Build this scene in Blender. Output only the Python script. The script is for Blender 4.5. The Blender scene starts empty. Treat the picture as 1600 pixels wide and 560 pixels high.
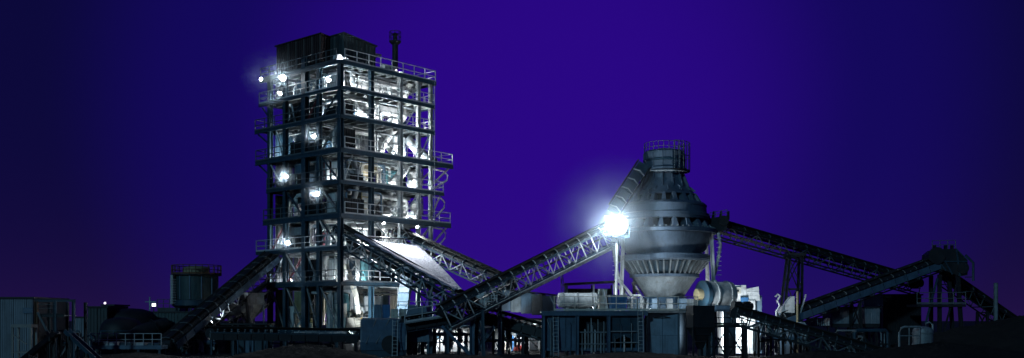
import bpy, math, random
from mathutils import Vector as V, Matrix as MX
R = math.radians
PI = math.pi
rnd = random.Random(11)
sc = bpy.context.scene
col = sc.collection

# ------------------------------------------------------------------ camera
CZ = 3.0                       # eye height
FPX, HOR = 1634.0, 500.0       # focal length in photo pixels, horizon row
cd = bpy.data.cameras.new('camera'); cam = bpy.data.objects.new('camera', cd); col.objects.link(cam)
cam.location = (0, 0, CZ); cam.rotation_euler = (R(90), 0, 0)
cd.sensor_width = 36; cd.lens = 36 * FPX / 1600; cd.shift_y = (HOR - 280) / 1600
cd.clip_start = .5; cd.clip_end = 6000
sc.camera = cam

# ------------------------------------------------------------------ night sky
w = bpy.data.worlds.new('World'); sc.world = w; w.use_nodes = True
nt = w.node_tree; nd = nt.nodes; lk = nt.links
for n in list(nd): nd.remove(n)
wo = nd.new('ShaderNodeOutputWorld'); bg = nd.new('ShaderNodeBackground')
tc = nd.new('ShaderNodeTexCoord')
def wmath(op, a, b=None):
    m = nd.new('ShaderNodeMath'); m.operation = op
    for i, q in enumerate((a, b)):
        if q is None: continue
        if isinstance(q, (int, float)): m.inputs[i].default_value = q
        else: lk.new(q, m.inputs[i])
    return m.outputs[0]
dot = nd.new('ShaderNodeVectorMath'); dot.operation = 'DOT_PRODUCT'
gd = V((.03, 1, .20)).normalized(); dot.inputs[1].default_value = gd
nrm = nd.new('ShaderNodeVectorMath'); nrm.operation = 'NORMALIZE'
lk.new(tc.outputs['Generated'], nrm.inputs[0]); lk.new(nrm.outputs[0], dot.inputs[0])
ramp = nd.new('ShaderNodeValToRGB'); cr = ramp.color_ramp; cr.interpolation = 'EASE'
cr.elements[0].position = .60; cr.elements[0].color = (.0026, .0022, .028, 1)
cr.elements[1].position = 1.0; cr.elements[1].color = (.0225, .0022, .228, 1)
e = cr.elements.new(.90); e.color = (.0036, .0028, .043, 1)
e = cr.elements.new(.955); e.color = (.0066, .0026, .104, 1)
lk.new(dot.outputs['Value'], ramp.inputs[0])
sep = nd.new('ShaderNodeSeparateXYZ'); lk.new(nrm.outputs[0], sep.inputs[0])
# faint reddish town glow low on the horizon
hz = wmath('POWER', wmath('SUBTRACT', 1.0, wmath('ABSOLUTE', sep.outputs['Z'])), 16)
mixn = nd.new('ShaderNodeMix'); mixn.data_type = 'RGBA'; mixn.blend_type = 'ADD'
mixn.inputs['B'].default_value = (.011, .003, .012, 1)
lk.new(hz, mixn.inputs['Factor']); lk.new(ramp.outputs[0], mixn.inputs['A'])
lk.new(mixn.outputs['Result'], bg.inputs['Color']); bg.inputs['Strength'].default_value = 1.0
lk.new(bg.outputs[0], wo.inputs['Surface'])

# ------------------------------------------------------------------ moon
sl = bpy.data.lights.new('moon', 'SUN'); so = bpy.data.objects.new('moon', sl); col.objects.link(so)
sl.energy = .50; sl.angle = R(3); sl.color = (.34, .74, 1.0)
so.location = (-30, -10, 60); so.rotation_euler = V((.44, .85, -.34)).to_track_quat('-Z', 'Y').to_euler()

sc.view_settings.view_transform = 'Standard'; sc.view_settings.look = 'None'
sc.view_settings.exposure = 0; sc.view_settings.gamma = 1
sc.cycles.use_denoising = True
sc.cycles.max_bounces = 6; sc.cycles.diffuse_bounces = 2; sc.cycles.glossy_bounces = 3
sc.cycles.volume_bounces = 0; sc.cycles.sample_clamp_indirect = 4
sc.cycles.volume_max_steps = 64

# ------------------------------------------------------------------ helpers
def W(px, py, Y):              # a place in the plant, surveyed from the photograph at depth Y
    return V(((px - 800) / FPX * Y, Y, CZ + (HOR - py) / FPX * Y))
def GX(px, Y): return (px - 800) / FPX * Y

MATS = {}
def mat(name, base, rough=.6, metal=0, var=.35, scale=1.2, rust=0., bump=.15, streak=0., spec=.4):
    m = bpy.data.materials.new(name); m.use_nodes = True
    t = m.node_tree; n = t.nodes; l = t.links
    b = n['Principled BSDF']
    b.inputs['Roughness'].default_value = rough; b.inputs['Metallic'].default_value = metal
    b.inputs['Specular IOR Level'].default_value = spec
    tcn = n.new('ShaderNodeTexCoord'); oi = n.new('ShaderNodeObjectInfo')
    off = n.new('ShaderNodeVectorMath'); off.operation = 'MULTIPLY_ADD'
    geo = n.new('ShaderNodeNewGeometry')
    l.new(geo.outputs['Position'], off.inputs[0]); off.inputs[1].default_value = (1, 1, 1)
    rv = n.new('ShaderNodeVectorMath'); rv.operation = 'SCALE'; rv.inputs[0].default_value = (13, 7, 5)
    l.new(oi.outputs['Random'], rv.inputs['Scale']); l.new(rv.outputs[0], off.inputs[2])
    ns = n.new('ShaderNodeTexNoise'); ns.inputs['Scale'].default_value = scale
    ns.inputs['Detail'].default_value = 6; ns.inputs['Roughness'].default_value = .65
    l.new(off.outputs[0], ns.inputs['Vector'])
    rp = n.new('ShaderNodeValToRGB')
    c = V(base)
    rp.color_ramp.elements[0].position = .30; rp.color_ramp.elements[0].color = (*(c * (1 - var)), 1)
    rp.color_ramp.elements[1].position = .72; rp.color_ramp.elements[1].color = (*(c * (1 + var * .35)), 1)
    l.new(ns.outputs['Fac'], rp.inputs[0])
    out = rp.outputs[0]
    def mix(fac, colr):
        nonlocal out
        mn = n.new('ShaderNodeMix'); mn.data_type = 'RGBA'
        l.new(fac, mn.inputs['Factor']); l.new(out, mn.inputs['A']); mn.inputs['B'].default_value = (*colr, 1)
        out = mn.outputs['Result']
    def sub(fac, lo, hi, amt):
        mr = n.new('ShaderNodeMapRange'); mr.inputs[1].default_value = lo; mr.inputs[2].default_value = hi
        mr.inputs[4].default_value = amt; l.new(fac, mr.inputs[0]); return mr.outputs[0]
    if streak > 0:            # rain and dust streaks running down the sheet
        mp = n.new('ShaderNodeVectorMath'); mp.operation = 'MULTIPLY'; mp.inputs[1].default_value = (5, 5, .45)
        l.new(off.outputs[0], mp.inputs[0])
        n2 = n.new('ShaderNodeTexNoise'); n2.inputs['Scale'].default_value = 1.0; n2.inputs['Detail'].default_value = 5
        l.new(mp.outputs[0], n2.inputs['Vector'])
        mix(sub(n2.outputs['Fac'], .48, .70, streak), tuple(c * .28))
    if rust > 0:
        n3 = n.new('ShaderNodeTexNoise'); n3.inputs['Scale'].default_value = scale * 2.6; n3.inputs['Detail'].default_value = 8
        l.new(off.outputs[0], n3.inputs['Vector'])
        mix(sub(n3.outputs['Fac'], .56, .70, rust), (.075, .032, .016))
    l.new(out, b.inputs['Base Color'])
    if bump > 0:
        n4 = n.new('ShaderNodeTexNoise'); n4.inputs['Scale'].default_value = scale * 9; n4.inputs['Detail'].default_value = 4
        l.new(off.outputs[0], n4.inputs['Vector'])
        bp = n.new('ShaderNodeBump'); bp.inputs['Strength'].default_value = bump; bp.inputs['Distance'].default_value = .03
        l.new(n4.outputs['Fac'], bp.inputs['Height']); l.new(bp.outputs[0], b.inputs['Normal'])
    MATS[name] = m
    return m
def emat(name, colr, strength):
    m = bpy.data.materials.new(name); m.use_nodes = True
    b = m.node_tree.nodes['Principled BSDF']
    b.inputs['Base Color'].default_value = (.8, .8, .8, 1)
    b.inputs['Emission Color'].default_value = (*colr, 1); b.inputs['Emission Strength'].default_value = strength
    MATS[name] = m
mat('steel', (.022, .060, .092), .5, 0, .45, 1.1, .25)
mat('steel_dark', (.013, .018, .023), .6, 0, .5, 1.2, .3)
mat('steel_blue', (.075, .14, .21), .5, 0, .4, .9, .18, streak=.3)
mat('rail', (.50, .52, .53), .5, 0, .3, 2.5, .25)
mat('rail_dark', (.10, .12, .13), .6, 0, .3, 2.5, .3)
mat('white', (.66, .68, .68), .45, 0, .35, .9, .35, streak=.55)
mat('pale', (.47, .51, .52), .5, 0, .45, 1.0, .30, streak=.5)
mat('grey', (.24, .28, .30), .5, 0, .5, 1.0, .30, streak=.5)
mat('concrete', (.30, .30, .28), .85, 0, .35, .8, .05, .3)
mat('grating', (.25, .27, .28), .6, 0, .5, 1.6, .25)
mat('blue', (.055, .19, .40), .45, 0, .35, 1.0, .15, streak=.4)
mat('teal', (.10, .27, .31), .5, 0, .35, 1.0, .15, streak=.4)
mat('teal_dark', (.030, .072, .080), .5, 0, .35, 1.0, .2, streak=.4)
mat('cladding', (.034, .050, .056), .55, 0, .4, .6, .22, streak=.4)
mat('brown_cladding', (.040, .024, .024), .6, 0, .4, .6, .25, streak=.4)
mat('shed_sheet', (.20, .24, .28), .5, 0, .3, .7, .15, streak=.4)
mat('vessel', (.115, .16, .215), .42, 0, .28, .55, .12, streak=.38)
mat('rubber', (.018, .018, .019), .8, 0, .4, 2, 0, .2)
mat('yellow', (.50, .30, .05), .55, 0, .35, 1.5, .3)
mat('red', (.30, .035, .03), .5, 0, .35, 1.5, .2)
mat('maroon', (.15, .035, .05), .5, 0, .35, 1.5, .2)
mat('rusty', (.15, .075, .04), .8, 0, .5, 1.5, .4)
mat('olive', (.16, .20, .12), .6, 0, .4, 1.0, .15, streak=.5)
mat('ochre', (.34, .29, .17), .6, 0, .4, 1.0, .2, streak=.3)
mat('bluegrey_sheet', (.16, .24, .32), .5, 0, .35, .8, .12, streak=.5)
mat('coal', (.008, .008, .009), .95, 0, .5, 3, 0, .9)
mat('soil', (.014, .013, .013), .95, 0, .5, .8, 0, .8)
mat('far_building', (.05, .055, .065), .8, 0, .4, .2, 0, 0)
mat('ivory', (.62, .60, .52), .55, 0, .3, 1.3, .3, streak=.3)
emat('lamp_face', (.86, .94, 1.0), 22)
emat('lamp_face_warm', (1.0, .86, .62), 25)
emat('window_light', (1.0, .92, .75), 3.0)
emat('far_light', (.9, 1.0, .85), 3)
emat('beacon', (.9, .75, 1.0), 3.0)
# woven tarpaulin: pale lilac with a pebbled surface
m = mat('tarp', (.46, .45, .55), .75, 0, .30, .7, 0, 0, streak=.0)
t = m.node_tree; n = t.nodes; l = t.links
vo = n.new('ShaderNodeTexVoronoi'); vo.inputs['Scale'].default_value = 6.5
g = n.new('ShaderNodeNewGeometry'); l.new(g.outputs['Position'], vo.inputs['Vector'])
bp = n.new('ShaderNodeBump'); bp.inputs['Strength'].default_value = .9; bp.inputs['Distance'].default_value = .08
tr = n.new('ShaderNodeValToRGB'); tr.color_ramp.elements[0].position = .12; tr.color_ramp.elements[0].color = (1, 1, 1, 1)
tr.color_ramp.elements[1].position = .62; tr.color_ramp.elements[1].color = (.38, .38, .42, 1)
v2 = n.new('ShaderNodeTexVoronoi'); v2.inputs['Scale'].default_value = 3.2; l.new(g.outputs['Position'], v2.inputs['Vector']); l.new(v2.outputs['Distance'], tr.inputs[0])
mm_ = n.new('ShaderNodeMix'); mm_.data_type = 'RGBA'; mm_.blend_type = 'MULTIPLY'; mm_.inputs['Factor'].default_value = .45
bc = n['Principled BSDF'].inputs['Base Color']; l.new(bc.links[0].from_socket, mm_.inputs['A']); l.new(tr.outputs[0], mm_.inputs['B']); l.new(mm_.outputs['Result'], bc)
l.new(vo.outputs['Distance'], bp.inputs['Height']); l.new(bp.outputs[0], n['Principled BSDF'].inputs['Normal'])

# ---- mesh collecting
class MB:
    def __init__(s): s.v = []; s.f = []
    def add(s, vs, fs):
        o = len(s.v); s.v += [tuple(q) for q in vs]; s.f += [tuple(i + o for i in f) for f in fs]; return s
    def box(s, x0, x1, y0, y1, z0, z1, M=None):
        vs = [V((x, y, z)) for z in (z0, z1) for x, y in ((x0, y0), (x1, y0), (x1, y1), (x0, y1))]
        if M: vs = [M @ q for q in vs]
        return s.add(vs, [(3, 2, 1, 0), (4, 5, 6, 7), (0, 1, 5, 4), (1, 2, 6, 5), (2, 3, 7, 6), (3, 0, 4, 7)])
    def hexa(s, bot, top):     # 4 bottom and 4 top points, same winding (ccw from above)
        return s.add(list(bot) + list(top), [(3, 2, 1, 0), (4, 5, 6, 7), (0, 1, 5, 4), (1, 2, 6, 5), (2, 3, 7, 6), (3, 0, 4, 7)])
    def beam(s, p, q, w, h=None):
        return s.box(0, 1, -.5, .5, -.5, .5, axis_m(p, q, w, h or w))
    def tube(s, pts, r, n=8):
        pts = [V(p) for p in pts]; rings = []
        for i, p in enumerate(pts):
            d = (pts[min(i + 1, len(pts) - 1)] - pts[max(i - 1, 0)]).normalized()
            a = d.cross(V((0, 0, 1)) if abs(d.z) < .95 else V((1, 0, 0))).normalized(); b = d.cross(a)
            rr = r[i] if isinstance(r, (list, tuple)) else r
            rings.append([p + (a * math.cos(2 * PI * k / n) + b * math.sin(2 * PI * k / n)) * rr for k in range(n)])
        vs = [q for rg in rings for q in rg]; fs = []
        for i in range(len(pts) - 1):
            for k in range(n): fs.append((i * n + k, (i + 1) * n + k, (i + 1) * n + (k + 1) % n, i * n + (k + 1) % n))
        fs.append(tuple(range(n))); fs.append(tuple(reversed(range((len(pts) - 1) * n, len(pts) * n))))
        return s.add(vs, fs)
    def lathe(s, prof, n=48, M=None, caps=True):   # prof: (r, z) from bottom to top
        vs = []; fs = []
        for r, z in prof:
            for k in range(n):
                q = V((r * math.cos(2 * PI * k / n), r * math.sin(2 * PI * k / n), z)); vs.append(M @ q if M else q)
        for i in range(len(prof) - 1):
            for k in range(n): fs.append((i * n + k, i * n + (k + 1) % n, (i + 1) * n + (k + 1) % n, (i + 1) * n + k))
        if caps:
            fs.append(tuple(reversed(range(n)))); fs.append(tuple(range((len(prof) - 1) * n, len(prof) * n)))
        return s.add(vs, fs)
    def sheet(s, o, ux, L, uz, H, pitch=.25, depth=.05, rib=.5):   # corrugated sheet with trapezoid ribs, real thickness
        o = V(o); ux = V(ux).normalized(); uz = V(uz).normalized(); nn = ux.cross(uz)
        xs = [0.]; ds = [0.]; x = 0
        while x < L - 1e-6:
            for fx, dd in ((rib * .9, 0), (rib, depth), (rib * 1.9, depth), (2 * rib, 0)):
                q = x + fx * pitch
                if q < L: xs.append(q); ds.append(dd)
            x += pitch
        xs.append(L); ds.append(0.)
        m_ = len(xs); vs = []
        for th in (0, -.03):
            for hh in (0, H):
                vs += [o + ux * a + uz * hh + nn * (d + th) for a, d in zip(xs, ds)]
        fs = []
        for i in range(m_ - 1):
            fs += [(i, i + 1, m_ + i + 1, m_ + i), (3 * m_ + i, 3 * m_ + i + 1, 2 * m_ + i + 1, 2 * m_ + i),
                   (i, 2 * m_ + i, 2 * m_ + i + 1, i + 1), (m_ + i + 1, 3 * m_ + i + 1, 3 * m_ + i, m_ + i)]
        return s.add(vs, fs)
    def mesh(s, name, m, smooth=False):
        me = bpy.data.meshes.new(name); me.from_pydata(s.v, [], s.f); me.materials.append(MATS[m])
        me.validate()
        if smooth:
            me.polygons.foreach_set('use_smooth', [True] * len(me.polygons)); me.set_sharp_from_angle(angle=R(34))
        me.update(); return me
    def build(s, name, m, parent=None, smooth=False, M=None):
        return link(name, s.mesh(name, m, smooth), parent, M)
def link(name, me, parent=None, M=None):
    o = bpy.data.objects.new(name, me); col.objects.link(o)
    if parent: o.parent = parent
    if M is not None: o.matrix_basis = M
    return o
def axis_m(p, q, w, h):
    p = V(p); q = V(q); d = q - p; L = d.length; x = d / L
    up = V((0, 0, 1)) if abs(x.z) < .98 else V((0, 1, 0))
    y = up.cross(x).normalized(); z = x.cross(y)
    return MX(((x.x * L, y.x * w, z.x * h, p.x), (x.y * L, y.y * w, z.y * h, p.y), (x.z * L, y.z * w, z.z * h, p.z), (0, 0, 0, 1)))
SH = {}
def unit(shape, m):
    if (shape, m) in SH: return SH[shape, m]
    b = MB()
    if shape == 'bar': b.box(0, 1, -.5, .5, -.5, .5)
    elif shape == 'ibeam':
        b.box(0, 1, -.5, .5, .36, .5); b.box(0, 1, -.5, .5, -.5, -.36); b.box(0, 1, -.09, .09, -.36, .36)
    elif shape == 'hcol':
        b.box(0, 1, .36, .5, -.5, .5); b.box(0, 1, -.5, -.36, -.5, .5); b.box(0, 1, -.36, .36, -.09, .09)
    elif shape == 'angle':
        b.box(0, 1, -.5, .5, .3, .5); b.box(0, 1, .3, .5, -.5, .3)
    elif shape == 'tube':
        b.tube([(0, 0, 0), (1, 0, 0)], .5, 8)
    SH[shape, m] = b.mesh(shape, m, shape == 'tube'); return SH[shape, m]
def bar(parent, name, p, q, w, h=None, m='steel', shape='bar'):
    return link(name, unit(shape, m), parent, axis_m(p, q, w, h or w))
def tag(o, label, cat, group=None):
    o['label'] = label; o['category'] = cat
    if group: o['group'] = group
    return o
def thing(name, label, cat, loc=(0, 0, 0), rz=0, group=None):
    o = bpy.data.objects.new(name, None); col.objects.link(o)
    o.empty_display_size = .3; o.location = loc; o.rotation_euler = (0, 0, rz)
    return tag(o, label, cat, group)
def struct(o): o['kind'] = 'structure'; return o
def stuff(o): o['kind'] = 'stuff'; return o
POST = {}
def railing(parent, pts, h=1.12, m='rail', step=1.5, r=.042, toe=True, mid=2):
    """rails as one part, every post a sub-part"""
    b = MB(); pts = [V(p) for p in pts]; up = V((0, 0, 1))
    for p, q in zip(pts, pts[1:]):
        for k in range(mid): b.tube([p + up * h * (k + 1) / mid, q + up * h * (k + 1) / mid], r, 6)
        if toe: b.beam(p + up * .10, q + up * .10, .02, .16)
    for p in (pts[0], pts[-1]): b.tube([p, p + up * h], r, 6)
    o = b.build('railing', m, parent)
    key = (h, m, r)
    if key not in POST: POST[key] = MB().tube([(0, 0, 0), (0, 0, h)], r * 1.15, 6).mesh('post', m)
    seen = []
    for p, q in zip(pts, pts[1:]):
        nseg = max(1, round((q - p).length / step))
        for k in range(nseg + 1):
            c = p.lerp(q, k / nseg)
            if any((c - s_).length < .05 for s_ in seen): continue
            seen.append(c); link('post', POST[key], o, MX.Translation(c))
    return o

# ---- lamps
LCOL = (.86, .94, 1.0)
def pointlight(parent, loc, power, r=.1, colr=LCOL, name='bulb'):
    ld = bpy.data.lights.new(name, 'POINT'); ld.energy = power; ld.color = colr; ld.shadow_soft_size = r
    o = bpy.data.objects.new(name, ld); col.objects.link(o); o.parent = parent; o.location = loc; return o
def floodlight(loc, d, label, power=600, size=.6, spread=90, group='floodlights of the plant', colr=LCOL, face='lamp_face'):
    """a housing with fins, a glowing glass and a yoke; its light leaves through the glass"""
    d = V(d).normalized()
    t = thing('floodlight', label, 'floodlight', loc, 0, group)
    M = d.to_track_quat('X', 'Z').to_matrix().to_4x4()
    s = size; b = MB()
    RX = M @ MX.Rotation(PI / 2, 4, 'Y')
    b.lathe([(.2 * s, -.42 * s), (.3 * s, -.36 * s), (.5 * s, 0)], 20, RX)
    b.build('housing', 'steel_dark', t, True)
    b = MB()
    for i in range(4): b.box(-.52 * s, -.38 * s, -.2 * s + i * .13 * s, -.18 * s + i * .13 * s, -.16 * s, .16 * s, M)
    stuff(b.build('cooling_fins', 'steel_dark', t))
    MB().lathe([(.46 * s, .01), (.46 * s, .02), (.3 * s, .035), (.1 * s, .04)], 20, RX).build('glass', face, t, True)
    y = MB(); y.beam(M @ V((-.2 * s, -.55 * s, 0)), M @ V((-.2 * s, -.55 * s, -.5 * s)), .04)
    y.beam(M @ V((-.2 * s, .55 * s, 0)), M @ V((-.2 * s, .55 * s, -.5 * s)), .04)
    y.beam(M @ V((-.2 * s, -.57 * s, -.5 * s)), M @ V((-.2 * s, .57 * s, -.5 * s)), .05)
    y.build('yoke', 'steel_dark', t)
    ld = bpy.data.lights.new('beam', 'AREA'); ld.energy = power; ld.color = colr; ld.shape = 'DISK'
    ld.size = s * .9; ld.spread = R(spread)
    o = bpy.data.objects.new('beam', ld); col.objects.link(o); o.parent = t
    o.matrix_basis = MX.Translation(M @ V((.06, 0, 0))) @ d.to_track_quat('-Z', 'Y').to_matrix().to_4x4()
    return t
def bulkhead(loc, label, power=500, colr=LCOL, r=.07, outw=None):
    """small caged work lamp standing on a deck"""
    t = thing('work_lamp', label, 'lamp', loc, 0, 'work lamps on the decks of the tower')
    MB().lathe([(.16, 0), (.16, .03), (.06, .04), (.06, .09)], 12).build('foot', 'steel_dark', t)
    b = MB()
    for k in range(4):
        a = k * PI / 2 + .4
        b.tube([(.15 * math.cos(a), .15 * math.sin(a), .03), (.15 * math.cos(a), .15 * math.sin(a), .28), (0, 0, .34)], .012, 5)
    b.build('cage', 'rail_dark', t)
    MB().lathe([(.04, .06), (.05, .08), (.05, .10), (.03, .11)], 12).build('globe', 'lamp_face', t, True)
    if outw is not None:      # hood added on the outer side, hides the bulb and darkens the frame
        a0 = math.atan2(outw.y, outw.x); vs = []; K = 11
        for rr in (.18, .165):
            for z in (.0, .40):
                for i in range(K):
                    a = a0 + R(-62 + 124 * i / (K - 1)); vs.append((rr * math.cos(a), rr * math.sin(a), z))
        fs = []
        for i in range(K - 1): fs += [(i, i + 1, K + i + 1, K + i), (3 * K + i, 3 * K + i + 1, 2 * K + i + 1, 2 * K + i), (K + i, K + i + 1, 3 * K + i + 1, 3 * K + i)]
        MB().add(vs, fs).build('hood', 'pale', t)
    pointlight(t, (0, 0, .18), power, r, colr)
    return t

# ================================================================== ground
def hgt(x, y):
    return .12 * math.sin(x * .31 + y * .17) + .10 * math.sin(x * .13 - y * .41) - .12
gm = MB(); NX, NY = 90, 70
xs = [-420 + 840 * i / NX for i in range(NX + 1)]
xs = [math.copysign(abs(q / 420) ** 1.6 * 420, q) for q in xs]
ys = [-40 + (i / NY) ** 1.8 * 2600 for i in range(NY + 1)]
for y in ys:
    for x in xs: gm.v.append((x * (1 + max(0, y) / 300), y, hgt(x, y) if 60 < y < 140 else -.12))
for j in range(NY):
    for i in range(NX): gm.f.append((j * (NX + 1) + i, j * (NX + 1) + i + 1, (j + 1) * (NX + 1) + i + 1, (j + 1) * (NX + 1) + i))
struct(gm.build('ground', 'soil', None, True))

def mound(label, cx, cy, rx, ry, h, seed, m='coal', name='coal_pile', yaw=0.):
    r_ = random.Random(seed); b = MB(); n, k = 96, 30
    ph = [r_.uniform(0, 6.28) for _ in range(8)]
    for j in range(k + 1):
        t_ = j / k
        for i in range(n):
            a = 2 * PI * i / n
            wob = 1 + .10 * math.sin(2 * a + ph[0]) + .07 * math.sin(5 * a + ph[1]) + .04 * math.sin(9 * a + ph[2])
            rr = (1 - t_) * wob
            z = h * (t_ ** .85) * (1 - .18 * t_) + r_.uniform(-.5, .5) * h * .10
            b.v.append((rx * rr * math.cos(a), ry * rr * math.sin(a), z - .25))
    for j in range(k):
        for i in range(n): b.f.append((j * n + i, j * n + (i + 1) % n, (j + 1) * n + (i + 1) % n, (j + 1) * n + i))
    o = b.build(name, m, None); o.location = (cx, cy, 0); o.rotation_euler = (0, 0, yaw)
    me = o.data; me.polygons.foreach_set('use_smooth', [True] * len(me.polygons))
    return tag(o, label, 'pile', 'dark heaps in the yard')

# ================================================================== process tower
ROT = R(48.6)
T0 = V((GX(532, 96), 96, 0))
UA = V((math.cos(ROT), math.sin(ROT), 0)); UB = V((-math.sin(ROT), math.cos(ROT), 0))
def TW(a, b, z): return T0 + UA * a + UB * b + V((0, 0, z))
tower = thing('process_tower', 'tall open steel process tower with nine railed decks lit from inside', 'tower', T0, ROT)
DZ = [26.8, 24.4, 21.8, 18.75, 15.8, 12.75, 9.75, 6.5, 2.1]
A1, B1 = 11.6, 10.8
EXTL = [12.1, 12.3, 13.0, 12.9, 0, 11.6, 12.8, 0, 0]
EXTR = [12.0, 0, 0, 14.4, 13.1, 14.1, 0, 0, 0]
# columns
colsA = [(0, 0, .42), (0, 3.1, .40), (0, 5.2, .56), (0, 8.3, .42), (0, B1, .42), (3.7, 0, .40), (7.4, 0, .40), (9.8, 0, .36), (A1 - .1, 0, .34),
         (A1 - .1, 4, .36), (A1 - .1, 7.5, .36), (A1 - .1, B1, .36), (3.7, B1, .36), (7.4, B1, .36), (3.7, 5.4, .36), (7.4, 5.4, .36)]
for a, b, s in colsA:
    zt = DZ[0] - .1
    if (a, b) == (0, 5.2): zt = DZ[0] + 1.0
    bar(tower, 'column', (a, b, 0), (a, b, zt), s, s, 'pale' if a > 7 and b < 1 else 'steel', 'hcol')  # right-end columns painted pale to imitate lamplight falling on them
for a, b, s in colsA:
    MB().box(a - s * .8, a + s * .8, b - s * .8, b + s * .8, -.1, .25).build('base_plate', 'steel_dark', tower)
for k, z in enumerate(DZ):
    bm_, am_ = max(B1 + .25, EXTL[k]), max(A1 + .2, EXTR[k])
    m = MB(); m.box(-.2, A1 + .2, -.2, B1 + .25, z - .07, z)
    if EXTL[k]: m.box(-.2, 3.2, B1 + .25, EXTL[k], z - .07, z)
    if EXTR[k]: m.box(A1 + .2, EXTR[k], -.2, 3.0, z - .07, z)
    dk = m.build('deck', 'grating', tower)
    # joists below the plate
    x = .7
    while x < A1:
        link('joist', unit('ibeam', 'pale' if k % 2 else 'grey'), dk, axis_m((x, -.1, z - .22), (x, B1, z - .22), .13, .28)); x += 1.15
    for y in (3.1, 5.4, 8.3):
        link('girder', unit('ibeam', 'pale'), dk, axis_m((.25, y, z - .50), (A1, y, z - .50), .2, .30))
    eh = (.36, .30, .32, .42, .34, .46, .34, .38, .40)[k]
    bar(tower, 'edge_beam', (-.28, -.28, z - eh / 2 + .02), (-.28, bm_, z - eh / 2 + .02), .14, eh, 'steel', 'ibeam')
    bar(tower, 'edge_beam', (-.21, -.29, z - eh / 2 + .025), (am_, -.29, z - eh / 2 + .025), .14, eh, 'steel', 'ibeam')
    bar(tower, 'edge_beam', (-.2, B1 + .33, z - eh / 2), (A1 + .2, B1 + .33, z - eh / 2), .14, eh, 'steel', 'ibeam')
    bar(tower, 'edge_beam', (A1 + .28, -.2, z - eh / 2), (A1 + .28, B1 + .2, z - eh / 2), .14, eh, 'steel', 'ibeam')
    if k == 8: continue
    lit = k in (0, 3, 5)
    pl = [(-.25, .3, z), (-.25, bm_ - .05, z)]
    if EXTL[k]: pl += [(3.1, bm_ - .05, z), (3.1, B1 + .3, z)]
    railing(tower, pl, m='rail' if k in (1, 6) else 'rail_dark')  # lamplit decks get pale rails, the rest dark: shade put into paint
    pr = [(.3, -.25, z), (am_ - .08, -.25, z)]
    if EXTR[k]: pr += [(am_ - .08, 2.9, z), (A1 + .3, 2.9, z)]
    else: pr += [(A1 + .15, 5, z)]
    railing(tower, pr, m='rail')
# brackets below the overhanging platforms
for k in (3, 4, 5):
    z = DZ[k]
    for b in (.0, 2.6):
        bar(tower, 'bracket', (A1 + .1, b, z - 2.2), (EXTR[k] - .3, b, z - .3), .14, .14, 'rail')
for k in (1, 2, 3, 6):
    z = DZ[k]
    for a in (0, 2.8):
        bar(tower, 'bracket', (a, B1 + .1, z - 1.5), (a, EXTL[k] - .2, z - .3), .12, .12, 'steel')
# diagonal bracing in the faces
BL = [0, 3.1, 5.2, 8.3, B1]; BR = [0, 3.7, 7.4, 9.8, A1 - .1]
r2 = random.Random(5)
for k in range(1, 9):
    zt, zb = DZ[k - 1] - .45, DZ[k]
    for i in range(4):
        q = r2.random()
        b0, b1 = BL[i] + .2, BL[i + 1] - .2
        if q < .58:
            if q < .3: b0, b1 = b1, b0
            bar(tower, 'brace', (.02, b0, zb), (.02, b1, zt), .13, .13, r2.choice(['steel', 'steel', 'grey', 'maroon']), 'angle')
    for i in range(4):
        q = r2.random(); a0, a1 = BR[i] + .2, BR[i + 1] - .2
        if q < .26 and k > 2:
            if q < .13: a0, a1 = a1, a0
            bar(tower, 'brace', (a0, .02, zb), (a1, .02, zt), .12, .12, 'grey', 'angle')
    # inner frames
    for i in range(3):
        q = r2.random()
        y = r2.choice([3.1, 5.4]); a0 = r2.uniform(.5, 7); a1 = a0 + r2.uniform(1.5, 3)
        bar(tower, 'brace', (a0, y, zb), (a1, y, zt), .12, .12, r2.choice(['pale', 'grey', 'steel']), 'angle')
# white sloping pipes strapped to the faces
for a, b0, z0, b1, z1 in ((-.12, 8.5, 18.8, 9.6, 21.4), (-.12, 8.6, 15.9, 10.5, 18.2), (-.12, 1.0, 9.8, 2.9, 12.3), (-.12, 5.6, 6.6, 8.0, 9.3), (-.12, 6.6, 21.9, 7.2, 23.8)):
    bar(tower, 'sloping_pipe', (a, b0, z0), (a, b1, z1), .15, .15, 'white', 'tube')
for a0, z0, a1, z1 in ((9.9, 19.0, 11.2, 21.4), (8.0, 21.9, 9.4, 24.0), (.4, 15.9, 1.3, 18.3), (1.0, 9.9, 3.2, 12.3), (7.8, 13.0, 9.5, 15.3)):
    bar(tower, 'sloping_pipe', (a0, -.1, z0), (a1, -.1, z1), .14, .14, 'pale', 'tube')
# dark sheets added in the face bays to stand in for shade
for k, q0, q1, f in ((2, 3.35, 4.95, .9), (2, 5.5, 6.7, 1.), (2, 6.75, 8.0, .8), (3, 5.5, 8.0, .55), (3, 3.35, 4.95, .4), (4, 5.55, 6.9, .5), (5, 3.4, 5.0, .45), (5, 8.5, 10.4, .6), (6, 5.5, 8.0, .55), (7, 3.4, 5.0, .8), (2, .4, 2.8, .45)):
    MB().sheet((.32, q1, DZ[k] + .02), (0, -1, 0), q1 - q0, (0, 0, 1), (DZ[k - 1] - DZ[k] - .5) * f, .3, .05).build('shade_sheet', 'steel_dark', tower)
for k, q0, q1, f in ((2, .4, 2.0, .7), (3, .4, 2.2, .8), (5, .4, 3.3, .62), (4, 1.6, 3.2, .35), (7, 4.0, 7.2, .45)):
    MB().sheet((q0, .55, DZ[k] + .02), (1, 0, 0), q1 - q0, (0, 0, 1), (DZ[k - 1] - DZ[k] - .5) * f, .3, .05).build('shade_sheet', 'steel_dark', tower)
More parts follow.
